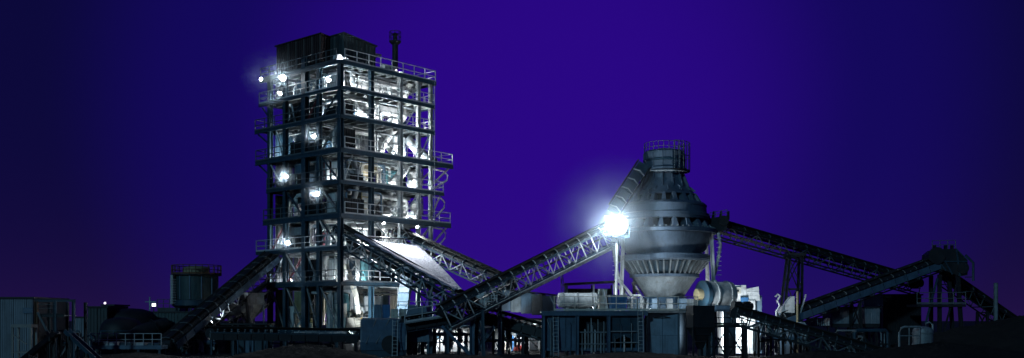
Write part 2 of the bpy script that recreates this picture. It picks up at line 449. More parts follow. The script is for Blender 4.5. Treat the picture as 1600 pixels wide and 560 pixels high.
# rear cladding sheets, each its own panel
for k in range(1, 9):
    zt, zb = DZ[k - 1] - .5, DZ[k] + .02
    for i in range(5):
        if r2.random() < (.35 if k < 4 else .10): continue
        x0 = .3 + i * 2.2
        MB().sheet((x0, B1 - .45, zb), (1, 0, 0), 2.12, (0, 0, 1), zt - zb, .3, .05).build('wall_panel', r2.choice(['grey', 'steel', 'cladding', 'steel_blue', 'steel_dark']), tower)
    for i in range(3):
        if k < 4 or r2.random() < .12: continue
        y0 = 3.4 + i * 2.3
        MB().sheet((A1 - .55, y0, zb), (0, 1, 0), 2.2, (0, 0, 1), zt - zb, .3, .05).build('wall_panel', r2.choice(['pale', 'grey', 'steel']), tower)
# stair flights zigzag inside, every tread a sub-part
tread = MB().box(-.13, .13, -.42, .42, -.02, .02).mesh('tread', 'grating')
for k in range(1, 9):
    zt, zb = DZ[k - 1], DZ[k]
    run = (zt - zb) * 1.05; y0 = 3.7 if k % 2 else 8.2; sg = 1 if k % 2 else -1
    m = MB()
    for x in (1.15, 2.03):
        m.beam((x, y0, zb), (x, y0 + sg * run, zt), .06, .22)
        m.tube([(x, y0, zb + 1), (x, y0 + sg * run, zt + 1)], .03, 6)
        for q in (.05, .5, .95): m.tube([(x, y0 + sg * run * q, zb + (zt - zb) * q), (x, y0 + sg * run * q, zb + (zt - zb) * q + 1)], .03, 6)
    st = m.build('staircase', 'rail', tower)
    nn = int((zt - zb) / .22)
    for i in range(nn): link('tread', tread, st, MX.Translation((1.59, y0 + sg * run * (i + .5) / nn, zb + (zt - zb) * (i + .5) / nn)) @ MX.Rotation(PI / 2, 4, 'Z'))
# pipework fixed to the frame
for k in range(1, 9):
    zt, zb = DZ[k - 1] - .6, DZ[k]
    for i in range(13):
        q = r2.random(); r = r2.choice([.04, .05, .06, .08, .11, .16, .22]); mm = r2.choice(['white', 'pale', 'grey', 'white', 'steel_blue', 'white', 'pale'])
        if q < .5:       # runs along the right face below the deck and drops
            y = r2.uniform(.5, 3.4); a0 = r2.uniform(.4, 5); a1 = a0 + r2.uniform(2, 5.5); z = zt - r2.uniform(0, .35)
            a1 = min(a1, 11.2)
            MB().tube([(a0, y, zb), (a0, y, z - .3), (a0 + .1, y, z - .1), (a0 + .3, y, z), (a1 - .3, y, z), (a1 - .1, y + .05, z - .1), (a1, y + .1, z - .3), (a1, y + .1, zb + r2.uniform(0, 1))], r, 8).build('pipe', mm, tower, True)
        else:
            x = r2.uniform(.5, 3.4); b0 = r2.uniform(.6, 5); b1 = min(10.3, b0 + r2.uniform(2, 5)); z = zt - r2.uniform(0, .4)
            MB().tube([(x, b0, zb), (x, b0, z - .3), (x, b0 + .1, z - .1), (x, b0 + .3, z), (x, b1 - .3, z), (x, b1, z - .25), (x, b1, zb + r2.uniform(0, 1))], r, 8).build('pipe', mm, tower, True)
    for i in range(2):   # cable trays
        y = r2.uniform(.6, 4); z = zt + .15
        MB().box(.6, 10.8, y, y + .35, z - .04, z).box(.6, 10.8, y, y + .03, z, z + .1).box(.6, 10.8, y + .32, y + .35, z, z + .1).build('cable_tray', 'grey', tower)
# slung cables and drop pipes on the right end
for z0, z1, a in ((18.2, 16.2, 14.0), (15.4, 13.1, 13.6), (12.3, 9.9, 13.7)):
    MB().tube([(A1 + .2, .3, z0), (a - .4, .2, z0 - .1), (a, .1, z0 - .5), (a - .1, .1, z0 - 1.0), (A1 + .5, .2, z1)], .09, 8).build('drop_pipe', 'white', tower, True)
bar(tower, 'antenna_pole', (A1 + .15, -.3, 12.7), (A1 + .15, -.3, DZ[0]), .09, .09, 'rail', 'tube')

# ---------------------------------------------------------------- roof houses
def clad_house(name, label, a0, a1, b0, b1, z0, h0, h1, m, pitch=.32):
    """corrugated housing; roof falls from h0 (front) to h1 (rear)"""
    t = thing(name, label, 'housing', TW(a0, b0, z0), ROT)
    L, D = a1 - a0, b1 - b0
    MB().hexa([V((0.02, .02, 0)), V((L - .02, .02, 0)), V((L - .02, D - .02, 0)), V((.02, D - .02, 0))],
              [V((.02, .02, h0 - .02)), V((L - .02, .02, h1 - .02)), V((L - .02, D - .02, h1 - .02)), V((.02, D - .02, h0 - .02))]).build('core', m, t)
    k = 0; x = 0
    while x < L - .05:
        wdt = min(1.25, L - x)
        MB().sheet((x, -.02, 0), (1, 0, 0), wdt - .02, (0, 0, 1), min(h0 + (h1 - h0) * x / L, h0 + (h1 - h0) * (x + wdt) / L), pitch, .06).build('wall_panel', m, t); x += 1.25
    y = 0
    while y < D - .05:
        wdt = min(1.25, D - y)
        MB().sheet((-.02, y + wdt - .02, 0), (0, -1, 0), wdt - .02, (0, 0, 1), h0, pitch, .06).build('wall_panel', m, t); y += 1.25
    MB().hexa([V((-.15, -.15, h0)), V((L + .15, -.15, h1)), V((L + .15, D + .15, h1)), V((-.15, D + .15, h0))],
              [V((-.15, -.15, h0 + .1)), V((L + .15, -.15, h1 + .1)), V((L + .15, D + .15, h1 + .1)), V((-.15, D + .15, h0 + .1))]).build('roof', m, t)
    return t
clad_house('roof_house', 'dark brownish corrugated housing on the left of the tower roof', .9, 3.6, 4.0, 11.0, 26.8, 3.35, 3.0, 'brown_cladding')
clad_house('roof_house', 'dark teal ribbed housing with sloping roof on the right of the tower roof', 2.0, 5.9, 1.9, 6.0, 26.8, 3.25, 2.75, 'cladding', .42)
t = thing('roof_vent', 'small flat awning ledge at the right end of the ribbed roof housing', 'awning', TW(5.95, 2.2, 28.9), ROT)
MB().box(0, 1.0, 0, 1.2, 0, .14).build('ledge', 'pale', t); MB().beam((0, .6, -.7), (.9, .6, 0), .08).build('strut', 'steel', t)
# vent stack with a caged top
t = thing('vent_stack', 'slim dark vent stack with a caged platform behind the roof railing', 'stack', TW(11.0, 4.7, 26.8), ROT)
MB().lathe([(.30, 0), (.30, 4.55), (.36, 4.6), (.36, 4.7)], 20).build('pipe', 'steel_dark', t, True)
MB().lathe([(.34, 4.45), (.62, 4.72), (.62, 4.8), (.34, 4.8)], 12).build('platform', 'steel_dark', t)
m = MB()
for k in range(8):
    a = k * PI / 4; m.tube([(.58 * math.cos(a), .58 * math.sin(a), 4.8), (.58 * math.cos(a), .58 * math.sin(a), 5.75)], .03, 6)
for z in (5.25, 5.75): m.tube([(.58 * math.cos(k * PI / 8), .58 * math.sin(k * PI / 8), z) for k in range(17)], .03, 6)
m.build('cage', 'steel_dark', t)
MB().lathe([(.22, 4.8), (.22, 5.4), (.34, 5.5), (.05, 5.7)], 16).build('rain_cap', 'steel_dark', t, True)
# low machines behind the roof railing
def gearbox(loc, label, s=1., rz=ROT, m='grey'):
    t = thing('drive_unit', label, 'machine', loc, rz)
    MB().box(-.9 * s, .9 * s, -.4 * s, .4 * s, 0, .14 * s).build('base_frame', 'steel_dark', t)
    MB().hexa([V((-.75 * s, -.35 * s, .14 * s)), V((.05 * s, -.35 * s, .14 * s)), V((.05 * s, .35 * s, .14 * s)), V((-.75 * s, .35 * s, .14 * s))],
              [V((-.6 * s, -.3 * s, .85 * s)), V((-.1 * s, -.3 * s, .85 * s)), V((-.1 * s, .3 * s, .85 * s)), V((-.6 * s, .3 * s, .85 * s))]).build('gear_case', m, t)
    Mx = MX.Translation((.08 * s, 0, .5 * s)) @ MX.Rotation(PI / 2, 4, 'Y')
    MB().lathe([(.12 * s, 0), (.28 * s, .03 * s), (.3 * s, .12 * s), (.3 * s, .65 * s), (.24 * s, .7 * s), (.24 * s, .78 * s)], 20, Mx).build('motor', m, t, True)
    mm = MB()
    for k in range(12):
        a = k * PI / 6
        mm.box(.2 * s, .7 * s, -.012 * s, .012 * s, .29 * s, .36 * s, MX.Translation((0, 0, .5 * s)) @ MX.Rotation(a, 4, 'X'))
    mm.build('cooling_fins', m, t)
    return t
gearbox(TW(6.9, 1.2, 26.8), 'white drive unit behind the bright roof railing of the tower', 1.15, m='white')
gearbox(TW(8.9, 1.3, 26.8), 'pale drive unit near the vent stack on the tower roof', .8, m='pale')
gearbox(TW(.9, 1.1, 26.8), 'white drive unit inside the lit corner railing of the tower roof', .95, m='white')

# ---------------------------------------------------------------- machines inside the tower
def cyclone(a, b, z, r, h, label, m='white', inlet=1, legs=True):
    t = thing('cyclone', label, 'cyclone', TW(a, b, z), ROT)
    zc, zd = h * .12, h * .55
    MB().lathe([(r * .18, zc * .2), (r * .22, zc), (r * .98, zd)], 36).build('cone', m, t, True)
    MB().lathe([(r, zd), (r, h * .93), (r * .93, h)], 36).build('barrel', m, t, True)
    for zz, rr in ((zd, r * 1.06), (h * .9, r * 1.05), (zc, r * .32)):
        MB().lathe([(rr - .08, zz - .04), (rr, zz - .04), (rr, zz + .04), (rr - .08, zz + .04)], 36).build('flange', 'grey', t, True)
    MB().box(r * .2 * inlet, r * 1.9 * inlet, -r * .98, -r * .45, h * .6, h * .9).build('inlet_duct', m, t)
    mm = MB()
    for k in range(14):
        aa = 2 * PI * k / 14; c, s_ = math.cos(aa), math.sin(aa)
        mm.beam((c * r * .55, s_ * r * .55, zc + (zd - zc) * .45), (c * r * 1.02, s_ * r * 1.02, zd), .04, .10)
    mm.build('stiffener', 'grey', t)
    if legs:
        for k in range(4):
            aa = PI / 4 + k * PI / 2; c, s_ = math.cos(aa) * r * 1.05, math.sin(aa) * r * 1.05
            bar(t, 'leg', (c, s_, 0), (c, s_, zd + .1), .12, .12, 'pale', 'bar')
    return t
def hopper(a, b, z, w, d, h, label, m='pale', top=.35, rz=ROT, loc=None, legm='grey'):
    t = thing('hopper', label, 'hopper', loc if loc is not None else TW(a, b, z), rz)
    w2, d2, zo = w / 2, d / 2, h * .18; zt = h * (1 - top); o = .16
    MB().hexa([V((-o, -o, zo)), V((o, -o, zo)), V((o, o, zo)), V((-o, o, zo))], [V((-w2, -d2, zt)), V((w2, -d2, zt)), V((w2, d2, zt)), V((-w2, d2, zt))]).build('funnel', m, t)
    MB().box(-w2, w2, -d2, d2, zt, h).build('bin', m, t)
    mm = MB()
    for q in (.33, .66):
        for sx, sy in ((-1, -1), (1, -1), (1, 1), (-1, 1)):
            pass
        e = .02
        x, y, zz = o + (w2 - o) * q + e, o + (d2 - o) * q + e, zo + (zt - zo) * q
        P = [(-x, -y, zz), (x, -y, zz), (x, y, zz), (-x, y, zz)]
        for i in range(4): mm.beam(P[i], P[(i + 1) % 4], .07, .09)
    P = [(-w2, -d2, zt), (w2, -d2, zt), (w2, d2, zt), (-w2, d2, zt)]
    for i in range(4): mm.beam(P[i], P[(i + 1) % 4], .12, .12); mm.beam((P[i][0] * .98, P[i][1] * .98, zt), (P[i][0] * .98, P[i][1] * .98, h), .09)
    mm.build('stiffener', legm, t)
    MB().lathe([(.14, 0), (.2, .04), (.2, zo * .9), (.16, zo)], 16).build('outlet', legm, t, True)
    for sx, sy in ((-1, -1), (1, -1), (1, 1), (-1, 1)): bar(t, 'leg', (sx * w2, sy * d2, 0), (sx * w2, sy * d2, zt), .12, .12, legm)
    return t
def vtank(loc, r, h, label, m='white', rz=0., cat='tank', bands=3):
    t = thing('tank', label, cat, loc, rz)
    MB().lathe([(r * .96, 0), (r, .06), (r, h * .86), (r * .9, h * .93), (r * .55, h * .985), (r * .12, h)], 36).build('shell', m, t, True)
    for k in range(bands):
        zz = h * (.12 + .66 * k / max(1, bands - 1)); MB().lathe([(r - .02, zz), (r + .05, zz), (r + .05, zz + .1), (r - .02, zz + .1)], 36).build('band', m, t, True)
    Mx = MX.Rotation(-2.1, 4, 'Z') @ MX.Translation((r * .97, 0, h * .35)) @ MX.Rotation(PI / 2, 4, 'Y')
    MB().lathe([(.28, 0), (.28, .12), (.34, .12), (.34, .18), (.1, .2)], 20, Mx).build('manhole', 'grey', t, True)
    MB().tube([(r * .3, 0, h * .95), (r * .3, 0, h * 1.08), (r * .7, .1, h * 1.12), (r * 1.1, .2, h * 1.05), (r * 1.12, .2, h * .3)], .06, 8).build('pipe', 'pale', t, True)
    return t
def cabinet(a, b, z, w, d, h, label, m='white', loc=None, rz=ROT, n=2):
    t = thing('cabinet', label, 'cabinet', loc if loc is not None else TW(a, b, z), rz)
    MB().box(0, w, 0, d, .08, h).box(.03, w - .03, .03, d - .03, 0, .08).build('body', m, t)
    for k in range(n):
        x0, x1 = w * k / n + .03, w * (k + 1) / n - .03
        dr = MB().box(x0, x1, -.03, 0, .14, h - .06).build('door', m, t)
        MB().box(x1 - .12, x1 - .08, -.06, -.03, h * .45, h * .6).build('handle', 'steel_dark', dr)
    y0 = 0
    dr = MB().box(-.03, 0, .05, d - .05, .14, h - .06).build('side_panel', m, t)
    MB().box(-.05, w + .05, -.06, d + .04, h, h + .06).build('cap', 'grey', t)
    return t
def fan(a, b, z, r, label, m='pale', rz=ROT, loc=None):
    t = thing('blower_fan', label, 'fan', loc if loc is not None else TW(a, b, z), rz)
    n = 36; vs = []; fs = []
    for y in (-.3 * r, .3 * r):
        for k in range(n):
            aa = 2 * PI * k / n; rr = r * (.72 + .32 * k / n)
            vs.append((rr * math.cos(aa), y, r * 1.15 + rr * math.sin(aa)))
    fs = [(k, (k + 1) % n, n + (k + 1) % n, n + k) for k in range(n)] + [tuple(reversed(range(n))), tuple(range(n, 2 * n))]
    MB().add(vs, fs).build('scroll', m, t)
    Mx = MX.Translation((0, -.3 * r, r * 1.15)) @ MX.Rotation(PI / 2, 4, 'X')
    MB().lathe([(.42 * r, 0), (.36 * r, .12 * r), (.5 * r, .3 * r), (.5 * r, .34 * r), (.3 * r, .34 * r), (.28 * r, .05 * r)], 28, Mx, False).build('inlet_bell', 'steel', t, True)
    MB().box(.55 * r, 1.04 * r, -.28 * r, .28 * r, r * 1.15, r * 2.1).build('outlet', m, t)
    MB().box(-.8 * r, .8 * r, -.36 * r, .36 * r, 0, .12 * r).beam((-.5 * r, 0, .1 * r), (-.35 * r, 0, .7 * r), .5 * r, .1).beam((.5 * r, 0, .1 * r), (.35 * r, 0, .7 * r), .5 * r, .1).build('pedestal', 'grey', t)
    return t
def duct(pts, w, label, m='white', rnd_=False, name='duct', legs=0):
    """round or square duct with flanges"""
    pts = [V(p) for p in pts]; t = thing(name, label, 'duct', pts[0])
    P = [p - pts[0] for p in pts]
    if rnd_: MB().tube(P, w / 2, 20).build('shell', m, t, True)
    else:
        for p, q in zip(P, P[1:]): MB().beam(p, q, w, w * .8).build('section', m, t)
    for p, q in zip(P, P[1:]):
        L = (q - p).length; k = max(1, int(L / 1.3)); d = (q - p).normalized()
        for i in range(k):
            c = p + (q - p) * ((i + .5) / k)
            if rnd_: MB().tube([c - d * .04, c + d * .04], w / 2 + .06, 20).build('flange', 'grey', t, True)
            else: MB().beam(c - d * .04, c + d * .04, w + .1, w * .8 + .1).build('flange', 'grey', t)
    return t
def tduct(loc, *a, **k): return duct([TW(*p) for p in loc], *a, **k)
def hdrum(loc, r, L, rz, label, m='pale', cat='drum', name='horizontal_drum'):
    t = thing(name, label, cat, loc, rz); Mx = MX.Translation((0, 0, r + .35)) @ MX.Rotation(PI / 2, 4, 'Y')
    MB().lathe([(r * .3, -L / 2 - r * .22), (r * .75, -L / 2 - r * .12), (r, -L / 2), (r, L / 2), (r * .75, L / 2 + r * .12), (r * .3, L / 2 + r * .22)], 32, Mx).build('shell', m, t, True)
    for x in (-L * .38, 0, L * .38):
        MB().lathe([(r - .02, -.05), (r + .05, -.05), (r + .05, .05), (r - .02, .05)], 32, Mx @ MX.Translation((0, 0, x))).build('band', 'grey', t, True)
    for x in (-L * .3, L * .3): MB().box(x - .12, x + .12, -r * .8, r * .8, 0, r * .55).build('saddle', 'grey', t)
    return t

S = 'of the tower'
# -- between roof deck and second deck
hdrum(TW(5.6, 2.9, DZ[1]), .92, 3.6, ROT, 'bright white drum lying under the roof deck on the right side ' + S, 'white')
hopper(8.6, 3.2, DZ[1], 1.7, 1.7, 1.95, 'pale hopper under the roof deck towards the right end ' + S, 'pale')
cabinet(.7, 1.0, DZ[1], .6, 2.0, 1.9, 'bright white cabinet beside the near corner under the roof deck ' + S, 'white', n=1)
vtank(TW(1.4, 7.2, DZ[1]), .8, 1.85, 'dark blue-grey tank behind the glaring lamp on the upper left ' + S, 'steel_blue')
tduct([(3.2, 1.3, 26.0), (10.6, 1.3, 25.9)], .45, 'white square duct hung below the roof deck on the right side ' + S, 'white')
# -- second to third deck
cyclone(5.3, 2.7, DZ[2], 1.75, 2.15, 'wide white cyclone above the third deck on the right side ' + S, 'white', legs=False)
vtank(TW(8.5, 2.3, DZ[2]), .55, 1.8, 'small white tank above the third deck near right end ' + S, 'white')
fan(2.4, 1.6, DZ[2], .7, 'grey blower fan on the third deck beside the near corner ' + S, 'grey')
cabinet(1.0, 3.6, DZ[2], .7, 1.4, 1.7, 'dark grey cabinet on the third deck on the left side ' + S, 'grey', n=1)
hopper(1.9, 7.2, DZ[2], 2.2, 2.0, 2.0, 'dark steel hopper on the third deck at the left end ' + S, 'steel')
# -- third to fourth deck
hopper(8.4, 2.0, DZ[3], 1.5, 1.5, 2.3, 'bright white hopper on the fourth deck near the right end ' + S, 'white')
vtank(TW(5.6, 2.6, DZ[3]), 1.05, 2.2, 'pale banded tank on the fourth deck, mid right side ' + S, 'pale')
gearbox(TW(1.4, .95, DZ[3]), 'bolted pale drive unit at the near corner, fourth deck ' + S, 1.2, m='pale')
gearbox(TW(3.2, 1.2, DZ[3]), 'small white drive unit on the fourth deck behind railing ' + S, .9, m='white')
tduct([(9.6, 1.6, 21.2), (11.0, 1.2, 19.9), (12.9, .9, 18.95)], .95, 'patterned grey inclined duct coming down onto the right overhang ' + S, 'grey', rnd_=True)
cyclone(1.9, 7.3, DZ[3], 1.2, 2.5, 'dark cyclone on the fourth deck at the left end ' + S, 'steel', legs=True)
fan(1.3, 3.7, DZ[3], .75, 'small grey fan on the fourth deck below the left lamp ' + S, 'grey')
# -- fourth to fifth deck
hopper(4.6, 2.4, DZ[4], 2.2, 2.0, 2.4, 'ochre ribbed hopper mid right side above the fifth deck ' + S, 'ochre', legm='ivory')
duct([TW(3.1, 1.5, DZ[4] + .1), TW(4.0, 1.5, DZ[4] + 2.3)], .4, 'sloping ivory chute leg left of the ochre hopper, fifth deck ' + S, 'ivory')
hdrum(TW(1.9, 1.6, DZ[4]), .55, 1.7, ROT, 'light grey drum on the fifth deck next to the near corner ' + S, 'pale')
vtank(TW(10.6, 1.4, DZ[4]), .72, 2.25, 'tall glaring white tank at the right end of the fifth deck ' + S, 'white')
vtank(TW(8.6, 2.9, DZ[4]), .85, 2.1, 'pale blue tank at the right of the fifth deck behind the railing ' + S, 'teal')
cyclone(1.8, 7.0, DZ[4], 1.35, 2.4, 'blue-grey ribbed cyclone by the left lamp on the fifth deck ' + S, 'steel_blue')
cabinet(.9, 1.2, DZ[4], .5, 1.2, 2.0, 'glaring white cabinet on the left face of the fifth deck ' + S, 'white', n=1)
hopper(1.4, 4.2, DZ[4], 1.1, 1.1, 2.3, 'maroon hopper behind the thick column on the fifth deck ' + S, 'maroon')
# -- fifth to sixth deck
hopper(5.0, 2.5, DZ[5], 2.6, 2.2, 2.5, 'pale blue hopper with yellow outlet above the sixth deck ' + S, 'pale', top=.2, legm='ochre')
cabinet(8.4, 1.6, DZ[5], 1.6, .8, 1.9, 'pale cabinet above the sixth deck near the right end ' + S, 'pale')
vtank(TW(10.7, 1.3, DZ[5]), .6, 2.2, 'white tank at the right end of the sixth deck ' + S, 'white')
gearbox(TW(2.4, 1.4, DZ[5]), 'pale drive unit on the sixth deck at the near corner ' + S, 1.3, m='pale')
cabinet(.8, 1.6, DZ[5], .5, 1.3, 2.1, 'bright white cabinet behind the glaring lamp above the sixth deck ' + S, 'white', n=1)
hopper(1.9, 7.4, DZ[5], 2.2, 2.2, 2.3, 'dark steel hopper at the left end of the sixth deck ' + S, 'steel_dark')
tduct([(.9, 3.4, 13.2), (1.2, 7.0, 15.2)], .5, 'sloping grey duct across the left side above the sixth deck ' + S, 'grey')
# -- sixth to seventh deck
vtank(TW(5.5, 3.4, DZ[6]), 1.1, 2.3, 'pale tank under the sixth deck behind the conveyor head ' + S, 'pale')
cabinet(8.2, 2.4, DZ[6], 1.8, .9, 1.9, 'white cabinet under the sixth deck behind the second conveyor ' + S, 'white')
cabinet(2.2, 3.0, DZ[6], 1.2, .8, 1.8, 'white cabinet under the sixth deck by the near corner ' + S, 'white')
fan(1.4, 4.4, DZ[6], .8, 'maroon fan casing behind the thick column above the seventh deck ' + S, 'maroon')
hopper(1.6, 7.6, DZ[6], 1.8, 1.8, 2.3, 'grey hopper beside the lamp on the seventh deck ' + S, 'grey')
# -- seventh to eighth deck
t = cabinet(3.9, 1.2, DZ[7], 2.0, 1.1, 2.3, 'turquoise panelled cabinet on the eighth deck below the conveyor head ' + S, 'teal', n=3)
cabinet(1.3, 1.6, DZ[7], .7, 1.8, 2.2, 'white lit cabinet on the eighth deck at the left face ' + S, 'white', n=1)
fan(1.2, 6.8, DZ[7], .9, 'blue-grey fan on the eighth deck left of the thick column ' + S, 'steel_blue')
vtank(TW(8.6, 2.0, DZ[7]), 1.0, 2.5, 'pale tank on the eighth deck under the tarpaulin ' + S, 'pale')
gearbox(TW(.9, 3.9, DZ[7]), 'pale drive unit on the eighth deck beside the thick column ' + S, 1.1, m='pale')
tduct([(1.0, 9.0, 6.9), (1.0, 9.9, 8.9)], .35, 'rusty orange chute on the eighth deck at the left end ' + S, 'rusty')
# -- ground storey
vtank(TW(2.2, 2.6, DZ[8]), .8, 3.6, 'tall pale blue tank in the ground storey beside the near corner ' + S, 'teal')
hopper(1.9, 6.8, DZ[8], 2.4, 2.2, 3.6, 'olive green hopper in the ground storey left of the thick column ' + S, 'olive', top=.55)
cabinet(.9, .9, DZ[8], .6, 1.2, 2.4, 'ivory cabinet in the ground storey at the left face ' + S, 'ivory', n=1)
cabinet(1.6, 8.9, DZ[8], .8, 1.2, 2.2, 'white lit cabinet in the ground storey at the left end ' + S, 'white', n=1)
hopper(5.2, 2.4, DZ[8], 2.4, 2.0, 3.2, 'grey hopper in the ground storey on the right side ' + S, 'pale', top=.3)
gearbox(TW(1.9, .7, DZ[8]), 'ivory drive unit in the ground storey right of near corner ' + S, 1.3, m='ivory')
cabinet(2.9, .25, DZ[8], .9, .6, 1.1, 'yellow locker in the ground storey on the right side ' + S, 'yellow')
tduct([(1.2, .7, 8.2), (2.3, .5, 5.2), (2.6, .5, 3.6)], .42, 'long sloping ivory chute right of the near corner ' + S, 'ivory')
fan(4.2, .9, DZ[8], .75, 'white fan in the ground storey on the right side ' + S, 'white')
tduct([(8.2, -.6, 8.8), (6.2, -1.9, 5.4), (5.6, -2.3, 3.4)], 1.0, 'blue-grey sloping chute under the tarpaulin beside the lit tower', 'bluegrey_sheet')

# big ducts crossing several storeys
tduct([(9.6, 1.3, 26.4), (8.9, 1.4, 23.2), (6.6, 1.9, 20.2), (6.2, 2.0, 19.0)], 1.05, 'large white round duct bending down through the upper right decks of the tower', 'white', rnd_=True)
tduct([(2.6, 1.6, 26.3), (3.0, 1.5, 23.0), (5.0, 1.3, 21.9)], .8, 'white round duct dropping from the roof deck right of the near corner', 'pale', rnd_=True)
tduct([(9.3, 1.2, 18.2), (7.6, 1.3, 16.2), (6.9, 1.4, 13.2)], .9, 'white round duct sloping between fourth and sixth decks on the right side', 'white', rnd_=True)
tduct([(2.2, .9, 18.2), (3.0, 1.0, 16.3), (2.0, 1.0, 13.1)], .6, 'pale kinked round duct above the sixth deck by the near corner', 'pale', rnd_=True)
tduct([(1.2, 9.6, 23.8), (1.1, 7.6, 20.0), (1.1, 6.6, 18.9)], .7, 'dark round duct sloping down the upper left side of the tower', 'grey', rnd_=True)
tduct([(1.0, 6.3, 17.9), (1.0, 8.9, 14.4), (1.0, 9.6, 12.9)], .6, 'pale round duct leaning left above the sixth deck of the tower', 'pale', rnd_=True)
tduct([(1.0, 1.0, 12.2), (1.1, 3.0, 10.6), (1.1, 4.2, 7.0)], .55, 'pale round duct leaning down the left face below the sixth deck', 'pale', rnd_=True)
# ---------------------------------------------------------------- lamps of the tower
def lf(px, py, a=-.45):       # a point on the left face seen at a photo position
    k = (px - 800) / FPX; p0 = T0 + UA * a
    b = (p0.x - k * p0.y) / (k * UB.y - UB.x); y = p0.y + UB.y * b
    return V((p0.x + UB.x * b, y, CZ + (HOR - py) / FPX * y))
towards = V((.0, -1, -.1))
floodlight(lf(408, 124), V((-.3, -.9, -.1)), 'leftmost glaring floodlight on the corner of the tower below its roof deck', 130, .38, 80)
floodlight(lf(442, 122), V((.05, -1, -.15)), 'largest glaring floodlight on the left face of the tower below its roof deck', 420, .62, 120)
floodlight(lf(437, 146, .3), V((-.1, -.6, -.8)), 'floodlight hanging just below the largest one on the left face of the tower', 500, .5)
floodlight(lf(491, 213), towards, 'floodlight halfway up the left face of the tower beside its thick column', 160, .34, 100)
floodlight(lf(447, 276), V((-.05, -1, -.06)), 'glaring floodlight on the left face of the tower at its fifth deck', 200, .38, 100)
floodlight(lf(496, 303), V((-.05, -1, -.04)), 'glaring floodlight right of the thick column at the sixth deck of the tower', 200, .42, 100)
floodlight(lf(450, 380), V((-.02, -1, .0)), 'lowest glaring floodlight on the left face of the tower beside a white railing', 200, .40, 100)
floodlight(lf(514, 126, .2), V((-.2, -.6, .3)), 'floodlight beside the near corner of the tower below its roof deck', 500, .45)
WL = [(0, .9, .6, 420), (0, 6.3, .9, 420), (0, 8.2, 1.0, 420), (1, .75, .75, 420), (1, 4.2, .9, 700), (1, 8.0, .8, 700), (1, .8, 8.6, 700), (1, .8, 4.4, 260),
      (2, 3.3, .8, 520), (2, 7.3, .8, 650), (2, 10.2, 1.0, 380), (2, .8, 3.6, 420), (2, .8, 9.0, 240), (3, 2.4, .8, 320), (3, 7.4, .7, 620), (3, 9.9, .7, 420), (3, .8, 8.4, 420), (3, .8, 2.6, 300),
      (4, .75, 2.0, 640), (4, 3.4, .8, 420), (4, 6.8, .9, 560), (4, 9.6, .8, 420), (4, .9, 8.0, 640), (4, .8, 5.9, 260),
      (5, .9, 2.7, 760), (5, 3.4, .9, 260), (5, 7.0, .9, 460), (5, 9.6, .9, 420), (5, .9, 8.6, 360), (6, 1.4, 2.2, 320), (6, 4.4, 1.6, 420), (6, 7.2, 1.5, 420), (6, .9, 6.6, 460), (6, .8, 8.8, 360),
      (7, .8, 1.6, 520), (7, 2.9, .8, 420), (7, 7.0, 1.2, 320), (7, .8, 6.0, 420), (7, 1.0, 8.8, 420),
      (8, 2.9, 4.4, 420), (8, 3.9, 1.0, 380), (8, 7.2, 2.4, 300), (8, 2.6, 9.6, 300), (8, 1.0, 1.9, 160)]
ordn = ['roof', 'second', 'third', 'fourth', 'fifth', 'sixth', 'seventh', 'eighth', 'ground']
cnt = {}
for k, a, b, p in sorted(WL, key=lambda q: (q[0], max(q[1], q[2]))):
    side = 'left face' if b > a else 'right face'
    cnt[k, side] = cnt.get((k, side), 0) + 1
    warm = (1.0, .93, .78) if k == 8 else ((.93, .97, 1.0) if a > 2 else LCOL)
    bulkhead(TW(a, b, DZ[k] + .005), f'caged work lamp on tower {ordn[k]} deck, {["first", "second", "third", "fourth", "fifth"][cnt[k, side] - 1]} from near corner along {side}', p * (1.1 if a > b else 1.1) * (.3, 1.8, .45, 1.1, .22, .7, 2.0)[sum(cnt.values()) * 5 % 7], warm, outw=(-UA if b > a else -UB))

# ================================================================== conveyors
def trestle(parent, top, w_dir, half, spread, m='steel', zg=-.1, name='trestle', lean=0.):
    """two-legged bent with cross bracing under a conveyor; top is in the parent's frame"""
    s = V(w_dir).normalized(); f = V((-s.y, s.x, 0)); L = []
    for q in (-1, 1):
        a = top + s * half * q; b = V((top.x, top.y, 0)) + s * (half + spread) * q + f * lean; b.z = zg
        bar(parent, 'trestle_leg', b, a, .24, .24, m, 'hcol'); L.append((a, b))
    n = max(2, int((top.z - zg) / 2.2))
    for k in range(n):
        t0, t1 = k / n, (k + 1) / n
        p = [L[i][1].lerp(L[i][0], t0) for i in (0, 1)]; q = [L[i][1].lerp(L[i][0], t1) for i in (0, 1)]
        bar(parent, 'trestle_brace', p[0], q[1], .1, .1, m, 'angle'); bar(parent, 'trestle_brace', p[1], q[0], .1, .1, m, 'angle')
        bar(parent, 'trestle_brace', q[0] - V((0, 0, .1)), q[1] - V((0, 0, .1)), .12, .12, m, 'angle')
